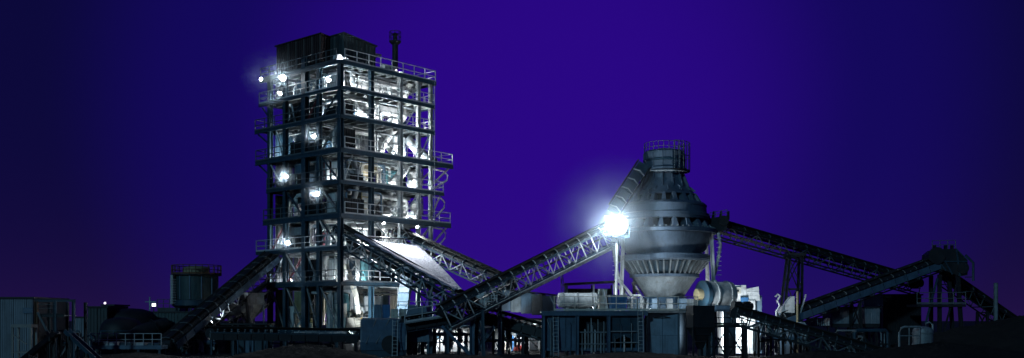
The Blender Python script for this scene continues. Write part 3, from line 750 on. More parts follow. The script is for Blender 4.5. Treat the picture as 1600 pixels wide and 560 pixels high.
def conveyor(label, p0, p1, w=1.3, h=1.2, m='steel', bays=None, hood='hoops', hm='steel_dark', pan=None, legs=(), walk=0, railm='rail_dark', bm='grey', skirt=None):
    """inclined lattice gallery: chords, posts and diagonals, belt on idlers, hooped cover, drums, trestles"""
    p0, p1 = V(p0), V(p1); t = thing('belt_conveyor', label, 'conveyor', p0)
    D = p1 - p0; L = D.length; d = D / L; s = V((d.y, -d.x, 0)).normalized(); u = s.cross(d)
    if u.z < 0: u = -u
    n = bays or max(4, round(L / 1.5))
    def P(x, y, z): return d * x + s * y + u * z
    hw = w / 2
    for y in (-hw, hw):
        bar(t, 'top_chord', P(0, y, 0), P(L, y, 0), .15, .18, m, 'ibeam')
        bar(t, 'bottom_chord', P(0, y, -h), P(L, y, -h), .14, .14, m, 'angle')
        for k in range(n + 1):
            x = L * k / n
            bar(t, 'truss_post', P(x, y, -h), P(x, y, 0), .10, .10, bm, 'angle')
            if k < n:
                x2 = L * (k + 1) / n; a, b = (-h, 0) if k % 2 else (0, -h)
                bar(t, 'truss_diagonal', P(x, y, a), P(x2, y, b), .085, .085, bm, 'angle')
    for k in range(n + 1): bar(t, 'cross_tie', P(L * k / n, -hw, -h), P(L * k / n, hw, -h), .09, .09, m, 'angle')
    # belt, carrying and return strand
    b = MB(); bw = hw * .8
    for zz, th in ((.36, .05), (-.55 if h > .9 else -.3, .04)):
        vs = []
        for x in (-.2, L + .2):
            for (y, dz) in ((-bw, .18), (-bw * .5, 0), (bw * .5, 0), (bw, .18)):
                for q in (0, th): vs.append(P(x, y, zz + (dz if zz > 0 else 0) + q))
        fs = []
        for i in range(3):
            a0 = 2 * i; fs += [(a0, a0 + 2, a0 + 10, a0 + 8), (a0 + 1, a0 + 9, a0 + 11, a0 + 3)]
        fs += [(0, 8, 9, 1), (6, 7, 15, 14)]
        b.add(vs, fs)
    b.build('belt', 'rubber', t)
    for k in range(2 * n + 1):
        x = L * k / (2 * n)
        link('idler_frame', unit('bar', 'grey'), t, axis_m(P(x, -hw, .12), P(x, hw, .12), .08, .1))
        link('idler_roller', unit('tube', 'grey'), t, axis_m(P(x, -bw * .5, .29), P(x, bw * .5, .29), .12, .12))
    for x in (-.05, L + .05):
        MB().tube([P(x, -hw * .85, -.03), P(x, hw * .85, -.03)], .42, 20).build('drum', 'steel_dark', t, True)
    if hood:
        for k in range(n):                    # one curved cover sheet per bay
            x0, x1 = L * k / n + .02, L * (k + 1) / n - .02; vs = []; K = 7
            for x in (x0, x1):
                for rr in (hw * 1.02, hw * 1.02 - .03):
                    for i in range(K):
                        aa = PI * i / (K - 1); vs.append(P(x, -rr * math.cos(aa), .12 + .5 * rr * math.sin(aa)))
            fs = []
            for i in range(K - 1):
                fs += [(i, i + 1, 2 * K + i + 1, 2 * K + i), (K + i + 1, K + i, 3 * K + i, 3 * K + i + 1), (i + 1, i, K + i, K + i + 1), (2 * K + i, 2 * K + i + 1, 3 * K + i + 1, 3 * K + i)]
            MB().add(vs, fs).build('cover_sheet', hm, t)
        for k in range(n + 1):
            x = L * k / n
            MB().tube([P(x, -(hw * 1.1) * math.cos(PI * i / 8), .12 + .58 * hw * math.sin(PI * i / 8)) for i in range(9)], .045, 6).build('hoop', bm, t)
    if skirt:
        for y in (-hw - .12, hw + .12):
            for k in range(n):
                x0, x1 = L * k / n + .03, L * (k + 1) / n - .03
                MB().add([P(x, y + e, z) for e in (0, .03) for x, z in ((x0, -.62), (x1, -.62), (x1, -.02), (x0, -.02))], [(0, 1, 2, 3), (7, 6, 5, 4), (0, 4, 5, 1), (1, 5, 6, 2), (2, 6, 7, 3), (3, 7, 4, 0)]).build('skirt_panel', skirt, t)
    if pan:
        for k in range(n):
            x0, x1 = L * k / n + .02, L * (k + 1) / n - .02; vs = []
            for x in (x0, x1):
                for y, z in ((-hw - .05, -h - .1), (-hw * .5, -h - .38), (hw * .5, -h - .38), (hw + .05, -h - .1)):
                    for e in (0, -.04): vs.append(P(x, y, z + e))
            fs = []
            for i in range(3):
                a0 = 2 * i; fs += [(a0, a0 + 8, a0 + 10, a0 + 2), (a0 + 1, a0 + 3, a0 + 11, a0 + 9)]
            fs += [(0, 1, 9, 8), (6, 14, 15, 7), (0, 2, 3, 1), (2, 4, 5, 3), (4, 6, 7, 5), (8, 9, 11, 10), (10, 11, 13, 12), (12, 13, 15, 14)]
            MB().add(vs, fs).build('spill_pan', pan, t)
    if walk:
        y0, y1 = walk * hw, walk * (hw + .75)
        b = MB(); vs = [P(x, y, z) for z in (-.08, 0) for x, y in ((0, y0), (L, y0), (L, y1), (0, y1))]
        b.add(vs, [(3, 2, 1, 0), (4, 5, 6, 7), (0, 1, 5, 4), (1, 2, 6, 5), (2, 3, 7, 6), (3, 0, 4, 7)]).build('walkway', 'grating', t)
        railing(t, [P(0, y1, 0), P(L, y1, 0)], 1.05, railm, 1.5)
    for (x, half, spread) in legs:
        tp = P(L * x, 0, -h); zg = -p0.z - .1
        trestle(t, tp, s, hw + half, spread, m, zg)
    return t
# left feed conveyor up to the seventh deck
conveyor('dark hooped conveyor climbing from the left yard into the left side of the lit tower', W(262, 536, 90), W(424, 400, 103.2) , 1.5, 1.3, 'steel_dark', 13, 'hoops', 'steel_dark', None, [(.30, 0, .5), (.62, 0, .7)], 0, bm='rail_dark', skirt='steel_blue')
conveyor('lattice conveyor running below the hooped conveyor left of the lit tower', W(318, 528, 96), W(424, 446, 104), 1.2, 1.1, 'grey', 9, None, 'steel_dark', 'grey', [(.45, 0, .4)], 0, bm='pale')
# right pair of conveyors leaving the tower square to its face
def out(a, L, z): return TW(a, -L, z)
conveyor('lattice conveyor sloping down from the near corner of the lit tower below the tarpaulin', out(.75, 15.8, 4.3), out(.75, -1.0, 11.35), 1.15, 1.25, 'steel', 13, None, 'steel_dark', None, [(.30, .05, .35)], 0, bm='pale', skirt=None)
conveyor('second lattice conveyor sloping down behind the tarpaulin from the lit tower', out(7.9, 13.8, 6.2), out(7.9, -.8, 11.5), 1.2, 1.1, 'steel', 11, 'hoops', 'steel_dark', None, [(.12, .05, .5), (.6, .05, .5)], 0, bm='pale')
# tarpaulin stretched between them
t = thing('tarpaulin', 'pale lilac pebbled tarpaulin stretched between the two conveyors right of the lit tower', 'tarpaulin', out(1.4, 2, 10.6), 0)
o0 = out(1.4, 2, 10.6); NU, NV = 26, 22; b = MB(); vs = []
for th in (0, -.05):
    for j in range(NV + 1):
        for i in range(NU + 1):
            u_, v_ = i / NU, j / NV            # u along the slope, v across
            L = 2.0 + 12.7 * u_
            a = .12 + (7.3 - 6.6 * u_) * v_
            zc = 11.35 - 7.05 * (L + 1) / 16.8 + .78
            zf = 11.35 - 5.3 * (L + .8) / 14.6 + .05
            z = zc + (zf - zc) * v_ * (1 - u_ * .9) - .55 * math.sin(PI * v_) * (1 - u_) ** .7 * .8 + .05 * math.sin(9 * u_ + 5 * v_) * math.sin(PI * v_)
            vs.append(out(a, L, z + th) - o0)
K = (NU + 1) * (NV + 1); fs = []
for j in range(NV):
    for i in range(NU):
        q = j * (NU + 1) + i; fs += [(q, q + 1, q + NU + 2, q + NU + 1), (K + q + NU + 1, K + q + NU + 2, K + q + 1, K + q)]
b.add(vs, fs); b.build('sheet', 'tarp', t, True)
b = MB(); vs = []                              # hanging edge strip along the near conveyor
for th in (0, .04):
    for dz in (0, -.14):
        for i in range(NU + 1):
            u_ = i / NU; L = 2.0 + 12.7 * u_; zc = 11.35 - 7.05 * (L + 1) / 16.8 + .76
            vs.append(out(.10 - th - (.12 * (1 + .4 * math.sin(i * 1.7)) if dz else 0), L, zc + dz * (.9 - .35 * u_) + (.06 * math.sin(i * 2.1) if dz else 0)) - o0)
n1 = NU + 1
fs = [(i, i + 1, n1 + i + 1, n1 + i) for i in range(NU)] + [(3 * n1 + i, 3 * n1 + i + 1, 2 * n1 + i + 1, 2 * n1 + i) for i in range(NU)] + [(n1 + i, n1 + i + 1, 3 * n1 + i + 1, 3 * n1 + i) for i in range(NU)]
b.add(vs, fs).build('edge_strip', 'tarp', t, True)
bar(t, 'ridge_pole', out(1.2, 1.9, 10.55) - o0, out(7.6, 1.9, 10.75) - o0, .16, .16, 'steel_dark', 'tube')
for a in (1.3, 4.2, 7.2): bar(t, 'stay', out(a, 1.9, 10.6) - o0, out(a, .2, 12.3) - o0, .06, .06, 'rail_dark', 'tube')
# transfer conveyor from the yard up to the mill
conveyor('long dark lattice conveyor climbing to the glaring lamps beside the mill vessel', W(690, 486, 84), W(952, 356, 88.5), 1.3, 1.35, 'steel', 15, 'hoops', 'steel_dark', 'pale', [(.18, .05, .4)], 0, bm='pale')
# right-hand conveyors
conveyor('black lattice conveyor descending rightwards from the mill vessel against the sky', W(1432, 442, 101), W(1118, 352, 92.5), 1.2, 1.1, 'steel_dark', 17, 'hoops', 'steel_dark', None, [], 0, bm='rail_dark')
conveyor('dark conveyor rising rightwards to the head drum house', W(1222, 497, 94), W(1478, 404, 99), 1.3, .9, 'steel_dark', 14, 'hoops', 'steel_dark', None, [(.42, .0, .3)], 0, bm='rail_dark', skirt='steel_blue')
conveyor('low black conveyor sloping down across the right foreground', W(1415, 566, 80), W(1150, 489, 81), 1.2, .9, 'steel_dark', 12, 'hoops', 'steel_dark', None, [(.55, 0, .2), (.93, 0, .2)], 0, bm='rail_dark')
conveyor('unlit conveyor dropping away right behind the head drum house', W(1580, 502, 104), W(1478, 432, 101), 1.2, .9, 'steel_dark', 6, 'hoops', 'steel_dark', None, [(.4, 0, .2)], 0, bm='rail_dark')
conveyor('dark belt conveyor descending right in front of the lit workshop', W(862, 520, 88), W(738, 484, 90), 1.2, .8, 'steel_dark', 6, None, 'steel_dark', None, [(.3, 0, .2)], 0, bm='grey', skirt='steel_dark')
conveyor('short dark belt conveyor feeding the foreground crusher from the right', W(632, 505, 85), W(712, 492, 85.5), 1.4, .7, 'steel', 5, None, 'steel_dark', None, [(.8, 0, .4)], 1, bm='grey', skirt='steel_dark', railm='rail')
conveyor('low dark belt running leftwards from the foot of the lit tower', W(330, 520, 90), W(560, 524, 92), 1.2, .5, 'steel', 11, None, 'steel_dark', None, [(.15, 0, .1), (.5, 0, .1), (.85, 0, .1)], 0, bm='grey', skirt='steel_dark')

# tall trestle carrying the black conveyor on the right
t = thing('trestle_tower', 'slender braced trestle under the black conveyor right of the mill', 'trestle', V((GX(1240, 95.5), 95.5, 0)))
top = (W(1240, 400, 95.5).z)
for sx in (-1, 1):
    for sy in (-1, 1):
        bar(t, 'leg', (sx * .95 - .5, sy * .8, -.1), (sx * .55 + .1, sy * .55, top), .22, .22, 'steel_dark', 'hcol')
for k in range(3):
    z0, z1 = top * k / 3, top * (k + 1) / 3
    for sy in (-1, 1):
        bar(t, 'brace', (-.9, sy * .7, z0), (.55, sy * .65, z1), .1, .1, 'steel_dark', 'angle'); bar(t, 'brace', (.55, sy * .7, z0), (-.7, sy * .65, z1), .1, .1, 'steel_dark', 'angle')
        bar(t, 'brace', (-.75, sy * .65, z1 - .1), (.6, sy * .65, z1 - .1), .12, .12, 'steel_dark', 'angle')
MB().box(-.75, .95, -.8, .8, top - .02, top + .22).build('cap', 'steel_dark', t)

# ================================================================== mill vessel
VX, VY = GX(1038, 92), 92.
ves = thing('mill_vessel', 'huge grey bowl-shaped mill vessel with bolted rings and conical top', 'mill', (VX, VY, 0))
def vz(py): return CZ + (HOR - py) / FPX * VY
def vr(px): return px / FPX * VY
def ring(name, prof, m='vessel', n=72): return MB().lathe([(vr(r), vz(y)) for r, y in prof], n).build(name, m, ves, True)
def spoke(name, r0, r1, h0, y0, r2, r3, h1, y1, m, n, ph=0.):
    """n wedge blocks set around the vessel: bottom r0..r1 half width h0 at row y0, top r2..r3 half width h1 at row y1"""
    me = MB().hexa([V((vr(r0), -h0, vz(y0))), V((vr(r1), -h0, vz(y0))), V((vr(r1), h0, vz(y0))), V((vr(r0), h0, vz(y0)))],
                   [V((vr(r2), -h1, vz(y1))), V((vr(r3), -h1, vz(y1))), V((vr(r3), h1, vz(y1))), V((vr(r2), h1, vz(y1)))]).mesh(name, m)
    for k in range(n): link(name, me, ves, MX.Rotation(2 * PI * (k + ph) / n, 4, 'Z'))
ring('lower_cone', [(28, 466), (31, 463), (49, 436), (51, 433)], 'grey')
ring('lower_flange', [(49, 434.5), (54, 434), (54, 430), (50, 429)], 'vessel')
ring('rib_core', [(46, 431), (60, 411)], 'steel')
spoke('rib', 46, 53, .06, 430, 58, 70, .06, 409, 'grey', 40)
ring('support_ring', [(56, 410), (70, 409.5), (72.5, 407), (72.5, 402), (70, 399.5), (50, 399)], 'vessel')
ring('bowl', [(56, 400), (64, 391), (71, 380), (76, 366)])
for k in range(8):
    a = 2 * PI * (k + .35) / 8; c, s_ = math.cos(a), math.sin(a)
    bar(ves, 'seam_strip', (vr(64.3) * c, vr(64.3) * s_, vz(391)), (vr(76) * c, vr(76) * s_, vz(367)), .07, .04, 'vessel')
ring('girth_flange', [(70, 367), (80.5, 366.5), (80.5, 361.5), (78, 360), (50, 359.5)])
bm = MB().lathe([(.05, -.10), (.05, .06), (.085, .06), (.085, .14)], 6).mesh('bolt', 'grey')
for k in range(56):
    a = 2 * PI * k / 56; link('bolt', bm, ves, MX.Translation((vr(77.5) * math.cos(a), vr(77.5) * math.sin(a), vz(360.5))))
ring('window_core', [(52, 361), (52, 343)], 'rubber')
spoke('lug', 50, 74, .27, 360, 50, 65, .12, 345, 'vessel', 20, .3)
ring('drum', [(50, 346), (68, 345.5), (69, 344), (69, 336.5), (65.5, 335), (64.5, 322), (61, 319), (40, 318.5)])
for yy in (324, 341): ring('weld_band', [(62, yy + 1), (65.6 if yy < 330 else 69.9, yy + 1), (65.6 if yy < 330 else 69.9, yy - 1), (62, yy - 1)])
ring('notch_core', [(40, 319), (40, 305)], 'rubber')
spoke('stiffener', 39, 58, .2, 318.3, 39, 50, .1, 305, 'vessel', 20, .5)
ring('upper_cone', [(40, 307.5), (50, 307), (46, 303), (40, 297), (34.5, 290), (30, 283), (28.5, 277), (30, 268)])
spoke('gusset', 29, 40, .05, 294, 28, 32, .05, 274, 'vessel', 14)
spoke('tab', 40, 49, .06, 301, 36, 41, .06, 294, 'vessel', 14, .5)
pl8 = MB().lathe([(vr(26), vz(270)), (vr(35), vz(268)), (vr(35), vz(265)), (vr(32), vz(263)), (vr(32), vz(240)), (vr(29), vz(237)), (vr(10), vz(236))], 14).build('top_drum', 'vessel', ves)
ring('collar', [(31.5, 254.5), (33.3, 254), (33.3, 251), (31.5, 250.5)], 'steel', 14)
for k in range(14):
    a = 2 * PI * k / 14; c, s_ = math.cos(a) * vr(32.3), math.sin(a) * vr(32.3)
    bar(ves, 'seam_strip', (c, s_, vz(263)), (c, s_, vz(241)), .07, .07, 'vessel')
# railed gallery around the top drum, open on the right side
gal = MB()
for k in range(14):
    a0, a1 = R(-75 + k * 12), R(-75 + (k + 1) * 12); r0, r1 = vr(32), vr(40)
    P = [V((r * math.cos(a), r * math.sin(a), 0)) for a in (a0, a1) for r in (r0, r1)]
    z = vz(268)
    gal.hexa([P[0] + V((0, 0, z - .08)), P[1] + V((0, 0, z - .08)), P[3] + V((0, 0, z - .08)), P[2] + V((0, 0, z - .08))], [P[0] + V((0, 0, z)), P[1] + V((0, 0, z)), P[3] + V((0, 0, z)), P[2] + V((0, 0, z))])
gal.build('gallery', 'steel_dark', ves)
railing(ves, [(vr(39.5) * math.cos(R(-75 + k * 12)), vr(39.5) * math.sin(R(-75 + k * 12)), vz(268)) for k in range(15)], 2.4, 'rail_dark', .9, .03, False, 2)
railing(ves, [(vr(31) * math.cos(R(170 + k * 15)), vr(31) * math.sin(R(170 + k * 15)), vz(240)) for k in range(17)], .85, 'rail_dark', .9, .026, False)
MB().tube([(vr(36) * math.cos(R(180 + k * 12)), vr(36) * math.sin(R(180 + k * 12)), vz(268) - .05 * k * (15 - k) / 15) for k in range(16)], .07, 8).build('ring_pipe', 'pale', ves, True)
for k, (a, z0, z1) in enumerate(((200, 268, 310), (215, 272, 315), (236, 300, 316))):
    r0, r1 = vr(34 if k < 2 else 46), vr(54)
    c, s_ = math.cos(R(a)), math.sin(R(a))
    MB().tube([(r0 * c, r0 * s_, vz(z0)), ((r0 + .5) * c, (r0 + .5) * s_, vz(z0 + 3)), (r1 * c, r1 * s_, vz((z0 + z1) / 2 + 4)), (r1 * c, r1 * s_, vz(z1))], .09, 8).build('hose', 'grey', ves, True)
# pedestal and drive ring below
ring('pedestal', [(44, 486), (44, 478), (38, 476), (34, 465)], 'steel_blue')
for k in range(16):
    a = 2 * PI * k / 16; c, s_ = math.cos(a), math.sin(a); r_ = vr(52)
    MB().box(-.35, .35, -.25, .25, vz(485), vz(468), MX.Rotation(a, 4, 'Z') @ MX.Translation((r_, 0, 0))).build('spring_pot', 'bluegrey_sheet' if k % 2 else 'grey', ves)
# support frame legs
for a in (205, 160, 335, 20, 60, 120):
    c, s_ = math.cos(R(a)), math.sin(R(a)); r1, r0 = vr(74), vr(84)
    bar(ves, 'leg', (r0 * c * .98, r0 * s_, 0), (r1 * c, r1 * s_, vz(364)), .30, .30, 'white', 'hcol')
    bar(ves, 'leg_brace', (r0 * c * .98, r0 * s_, vz(440)), (vr(52) * c, vr(52) * s_, vz(470)), .2, .2, 'white', 'bar')
for a in (196, 344):
    c, s_ = math.cos(R(a)), math.sin(R(a)); r = vr(83)
    MB().tube([(r * c, r * s_, vz(366)), (r * 1.04 * c, r * 1.04 * s_, vz(385)), (r * c, r * s_, vz(405)), (r * .95 * c, r * .95 * s_, vz(425)), (r * .82 * c, r * .82 * s_, vz(455)), (r * .82 * c, r * .82 * s_, vz(480))], .14, 10).build('riser_pipe', 'white', ves, True)
    for k in range(9): bar(ves, 'ladder_rung', (r * c - .2, r * s_ - .3, vz(375 + 7 * k)), (r * c + .2, r * s_ - .3, vz(375 + 7 * k)), .05, .05, 'white')
# head frame where the right conveyor meets the vessel
t = thing('conveyor_head', 'black head frame joining the right conveyor to the mill vessel', 'machine', W(1122, 352, 92))
MB().hexa([V((-1.0, -.9, -.8)), V((.6, -.9, -.5)), V((.6, .9, -.5)), V((-1.0, .9, -.8))], [V((-1.0, -.9, .5)), V((.6, -.9, .75)), V((.6, .9, .75)), V((-1.0, .9, .5))]).build('casing', 'steel_dark', t)
MB().tube([(.3, -1.0, .3), (.3, 1.0, .3)], .45, 18).build('drum', 'steel_dark', t, True)
for x in (-.6, .05, .7): MB().hexa([V((x - .15, -.8, .4)), V((x + .15, -.8, .4)), V((x + .15, -.6, .4)), V((x - .15, -.6, .4))], [V((x + .02, -.8, 1.15)), V((x + .15, -.8, 1.15)), V((x + .15, -.6, 1.15)), V((x + .02, -.6, 1.15))]).build('fin', 'steel_dark', t)
railing(t, [(-.9, -.95, .5), (.6, -.95, .75)], .5, 'rail_dark', .5, .03, False)
# inclined chute from the lamps to the top drum
t = thing('feed_chute', 'dark inclined feed chute rising to the left of the mill vessel top', 'chute', W(958, 330, 90))
p0 = W(958, 332, 90); dv = W(1004, 262, 91) - p0; d = dv.normalized(); L = dv.length
s = V((0, 1, 0)); s = (s - d * s.dot(d)).normalized(); u = s.cross(d)
def CP(x, y, z): return d * x + s * y + u * z
for k in range(5):
    x0, x1 = L * k / 5 + .03, L * (k + 1) / 5 - .03
    MB().hexa([CP(x0, -.7, -.5), CP(x0, .7, -.5), CP(x0, .7, .5), CP(x0, -.7, .5)], [CP(x1, -.7, -.5), CP(x1, .7, -.5), CP(x1, .7, .5), CP(x1, -.7, .5)]).build('casing_panel', 'steel', t)
    MB().tube([CP(x0, -.75, -.55), CP(x0 + .1, -.95, 0), CP(x0, -.75, .55), CP(x0, .75, .55)], .06, 8).build('hoop', 'pale', t)
bar(t, 'rail', CP(0, -.72, .62), CP(L, -.72, .62), .12, .12, 'steel_dark'); bar(t, 'rail', CP(0, -.72, -.62), CP(L, -.72, -.62), .12, .12, 'steel_dark')

# main floodlight cluster on a mast at the head of the transfer conveyor
lp = W(964, 352, 86.5)
t = thing('lamp_mast', 'white mast and crossarms carrying the glaring lamps beside the mill vessel', 'mast', V((lp.x, lp.y + .5, 0)))
bar(t, 'pole', (0, 0, 0), (0, 0, lp.z + .6), .22, .22, 'white', 'tube')
for z in (-.75, 0, .75): bar(t, 'crossarm', (-1.0, -.12, lp.z + z), (1.0, -.12, lp.z + z), .1, .1, 'white')
t = thing('searchlight', 'huge round blinding searchlight beside the left of the mill vessel', 'floodlight', lp)
d = V((-.36, -1, .0)).normalized(); RX = d.to_track_quat('X', 'Z').to_matrix().to_4x4() @ MX.Rotation(PI / 2, 4, 'Y')
MB().lathe([(.3, -.6), (.6, -.48), (.86, -.08), (.92, 0), (.92, .06), (.86, .06)], 40, RX).build('housing', 'steel', t, True)
MB().lathe([(.85, .03), (.75, .05), (.45, .09), (.1, .1)], 40, RX).build('glass', 'lamp_face', t, True)
for q in (-1, 1): bar(t, 'yoke_arm', RX @ V((0, .98 * q, -.2)), RX @ V((0, .98 * q, -.2)) + V((0, 0, -1.0)), .08, .08, 'steel')
bar(t, 'yoke_base', RX @ V((0, -1.02, -.2)) + V((0, 0, -1.0)), RX @ V((0, 1.02, -.2)) + V((0, 0, -1.0)), .12, .12, 'steel')
ld = bpy.data.lights.new('beam', 'AREA'); ld.energy = 700; ld.color = (.72, .87, 1.0); ld.shape = 'DISK'; ld.size = 1.2; ld.spread = R(58)
o = bpy.data.objects.new('beam', ld); col.objects.link(o); o.parent = t
o.matrix_basis = MX.Translation(d * .2) @ d.to_track_quat('-Z', 'Y').to_matrix().to_4x4()
pointlight(t, d * .9 + V((.45, 0, 0)), 2000, .12, (.80, .91, 1.0))  # added omni light off the glass, feeds the glow and the vessel
# ================================================================== mill drive and white housing
t = thing('drive_motor', 'large round drive motor with ribbed white casing right of the mill vessel', 'motor', W(1120, 470, 90), R(22))
t.location.z = W(1100, 487, 90).z
Mx = MX.Translation((0, 0, 1.45)) @ MX.Rotation(PI / 2, 4, 'Y')
MB().lathe([(.55, -1.35), (1.0, -1.3), (1.12, -1.2), (1.12, 1.3), (1.0, 1.45)], 40, Mx).build('casing', 'pale', t, True)
for x in (-.4, .9): MB().lathe([(1.11, -.05), (1.2, -.05), (1.2, .05), (1.11, .05)], 40, Mx @ MX.Translation((0, 0, x))).build('band', 'pale', t, True)
MB().lathe([(1.0, -1.55), (1.2, -1.5), (1.2, -1.1), (1.12, -1.05)], 40, Mx).build('end_bell', 'steel', t, True)
MB().lathe([(.3, -2.1), (.48, -2.05), (.48, -1.5)], 24, Mx).build('hub', 'ochre', t, True)
MB().box(-1.3, 1.5, -.9, .9, 0, .5).build('bedplate', 'steel_blue', t)
for x in (-1.0, 1.2): MB().box(x, x + .2, -.8, .8, -t.location.z - .1, 0).build('pier', 'steel', t)
hs = thing('white_housing', 'tall brightly lit white machine housing with blue panel right of the mill', 'housing', W(1135, 500, 93), 0)
hs.location.z = 0; hx = GX(1135, 93)
def hp(px): return GX(px, 93) - hx
def hzp(py): return W(0, py, 93).z
MB().box(hp(1128), hp(1180), 0, 3.2, 0, hzp(470)).build('lower_wall', 'white', hs)
MB().box(hp(1144), hp(1166), .05, 3.0, hzp(470), hzp(446)).build('control_room', 'white', hs)
MB().hexa([V((hp(1166.3), .1, hzp(470))), V((hp(1188), .1, hzp(470))), V((hp(1188), 3, hzp(470))), V((hp(1166.3), 3, hzp(470)))], [V((hp(1166.3), .1, hzp(452))), V((hp(1186), .1, hzp(448))), V((hp(1186), 3, hzp(448))), V((hp(1166.3), 3, hzp(452)))]).build('side_box', 'white', hs)
MB().box(hp(1157), hp(1169), -.08, .1, hzp(478), hzp(465)).build('blue_panel', 'blue', hs)
MB().box(hp(1180.3), hp(1192), .4, 2.8, 0, hzp(462)).build('side_tank', 'bluegrey_sheet', hs)
gp = MB().box(hp(1145), hp(1158), -.03, .03, hzp(459), hzp(449)).build('gauge_panel', 'ivory', hs)
for px, py in ((1149, 456), (1153, 455), (1150, 453)):
    MB().lathe([(.09, 0), (.09, .05)], 14, MX.Translation((hp(px), -.03, hzp(py))) @ MX.Rotation(PI / 2, 4, 'X')).build('gauge', 'steel_dark', gp)
for px in (1132, 1141, 1150, 1160, 1170): bar(hs, 'rib', (hp(px), -.06, .1), (hp(px), -.06, hzp(482)), .1, .1, 'pale')
railing(hs, [(hp(1167), .1, hzp(470)), (hp(1186), .1, hzp(470))], .8, 'rail', .7, .025, False)

# ================================================================== platform with modules in front of the mill
PY = 84.
pf = thing('machine_platform', 'raised steel platform with pale railing in front of the mill vessel', 'platform', V((GX(848, PY), PY, 0)))
def pp(px): return GX(px, PY) - GX(848, PY)
def pz(py): return W(0, py, PY).z
MB().box(pp(846), pp(1108), 0, 3.6, pz(489), pz(486)).build('deck', 'grating', pf)
bar(pf, 'edge_beam', (pp(846), -.05, pz(490)), (pp(1012), -.05, pz(490)), .12, .36, 'steel_blue', 'ibeam')
for px in (849, 902, 951, 1004): bar(pf, 'column', (pp(px), .05, -.1), (pp(px), .05, pz(491)), .26, .26, 'steel_blue', 'hcol')
railing(pf, [(pp(866), 0, pz(486)), (pp(1060), 0, pz(486)), (pp(1095), 1.4, pz(486))], 1.15, 'ivory', 1.6, .035)
bar(pf, 'stair_rail', (pp(859), -.05, pz(463)), (pp(866), -.05, pz(477)), .08, .08, 'rail')
for i, (x0, x1, lb) in enumerate(((851, 901, 'leftmost dark steel module with diagonal strap under the platform'), (905, 949, 'cluttered dark module with hanging pipes in the middle under the platform'), (953, 1003, 'dark module with rounded belly under the right of the platform'))):
    t = thing('process_module', lb, 'module', V((GX(x0, PY), PY + .3, 0)), 0); wd = GX(x1, PY) - GX(x0, PY); zt = pz(493)
    if i != 1:
        for k in range(3):
            MB().box(wd * k / 3 + .02, wd * (k + 1) / 3 - .02, 0, .06, .75, zt - .15).build('panel', 'steel_blue' if i == 0 else 'steel', t)
        MB().box(0, wd, .07, 2.4, .6, zt).build('casing', 'steel_dark', t)
    else: MB().box(0, wd, .9, 2.4, .4, zt).build('casing', 'steel_dark', t)
    MB().box(-.05, wd + .05, -.06, .1, .5, .74).build('bottom_frame', 'steel_blue', t); MB().box(-.05, wd + .05, -.06, .1, zt - .14, zt - .02).build('top_frame', 'steel_blue', t)
    if i == 0: bar(t, 'strap', (.2, -.03, zt - .3), (.95, -.03, 1.0), .1, .06, 'grey')
    if i == 2:
        MB().lathe([(.5, .2), (1.1, .3), (1.15, 1.1), (.9, 1.3)], 28, MX.Translation((wd * .45, .3, .35)) @ MX.Rotation(PI / 2, 4, 'X') @ MX.Translation((0, .4, -1))).build('belly', 'steel', t, True)
    r3 = random.Random(40 + i)
    for k in range(9 if i == 1 else 5 if i else 3):
        x = .15 + (wd - .3) * (k + r3.uniform(.2, .8)) / (9 if i == 1 else 5 if i else 3); z0 = r3.uniform(1.6, zt - .2)
        MB().tube([(x, .1, z0), (x, -.12, z0 - .02), (x, -.2, z0 - .1), (x, -.2, r3.uniform(.1, .8))], r3.choice([.03, .045, .07]), 8).build('pipe', r3.choice(['pale', 'grey', 'grey', 'steel_blue']), t, True)
    if i:
        for zz in (r3.uniform(1.0, 1.5), r3.uniform(1.9, zt - .4)): bar(t, 'header_pipe', (.05, -.27, zz), (wd - .05, -.27, zz), .1, .1, 'grey', 'tube')
    for x in (.3, wd - .3): MB().box(x - .15, x + .15, .2, 2.2, -.1, .6).build('foot', 'steel_dark', t)
# blue box tower under the vessel
t = thing('blue_enclosure', 'big dull blue sheet metal enclosure under the mill vessel', 'enclosure', V((GX(1061, 84.2), 84.2, 0)), R(-24)); zt = pz(487)
u1 = 2.75; 
for k in range(2):
    for j in range(2):
        MB().box(-u1 + k * u1 / 2 + .03, -u1 + (k + 1) * u1 / 2 - .03, 0, .06, .0 if j == 0 else zt * .47 + .03, zt * .47 if j == 0 else zt - .2).build('panel', 'bluegrey_sheet', t)
        MB().box(0, .06, .06 + k * 1.3, 1.3 + k * 1.3, .0 if j == 0 else zt * .47 + .03, zt * .47 if j == 0 else zt - .2).build('panel', 'bluegrey_sheet', t)
MB().box(-u1 + .06, -.04, .065, 2.6, 0, zt - .1).build('core', 'steel_blue', t)
MB().box(-u1 - .05, .1, -.06, .08, zt - .18, zt).box(.02, .12, .09, 2.7, zt - .18, zt).build('top_frame', 'steel_blue', t)
for x in (-u1, -.02): bar(t, 'corner_post', (x, -.02, -.1), (x, -.02, zt - .2), .14, .14, 'steel')
MB().tube([(-u1 * .75, -.08, zt - .5), (-u1 * .5, -.12, zt - .35), (-u1 * .25, -.08, zt - .5), (-u1 * .75, -.08, zt - .52)], .035, 6).build('lifting_bail', 'steel_dark', t)
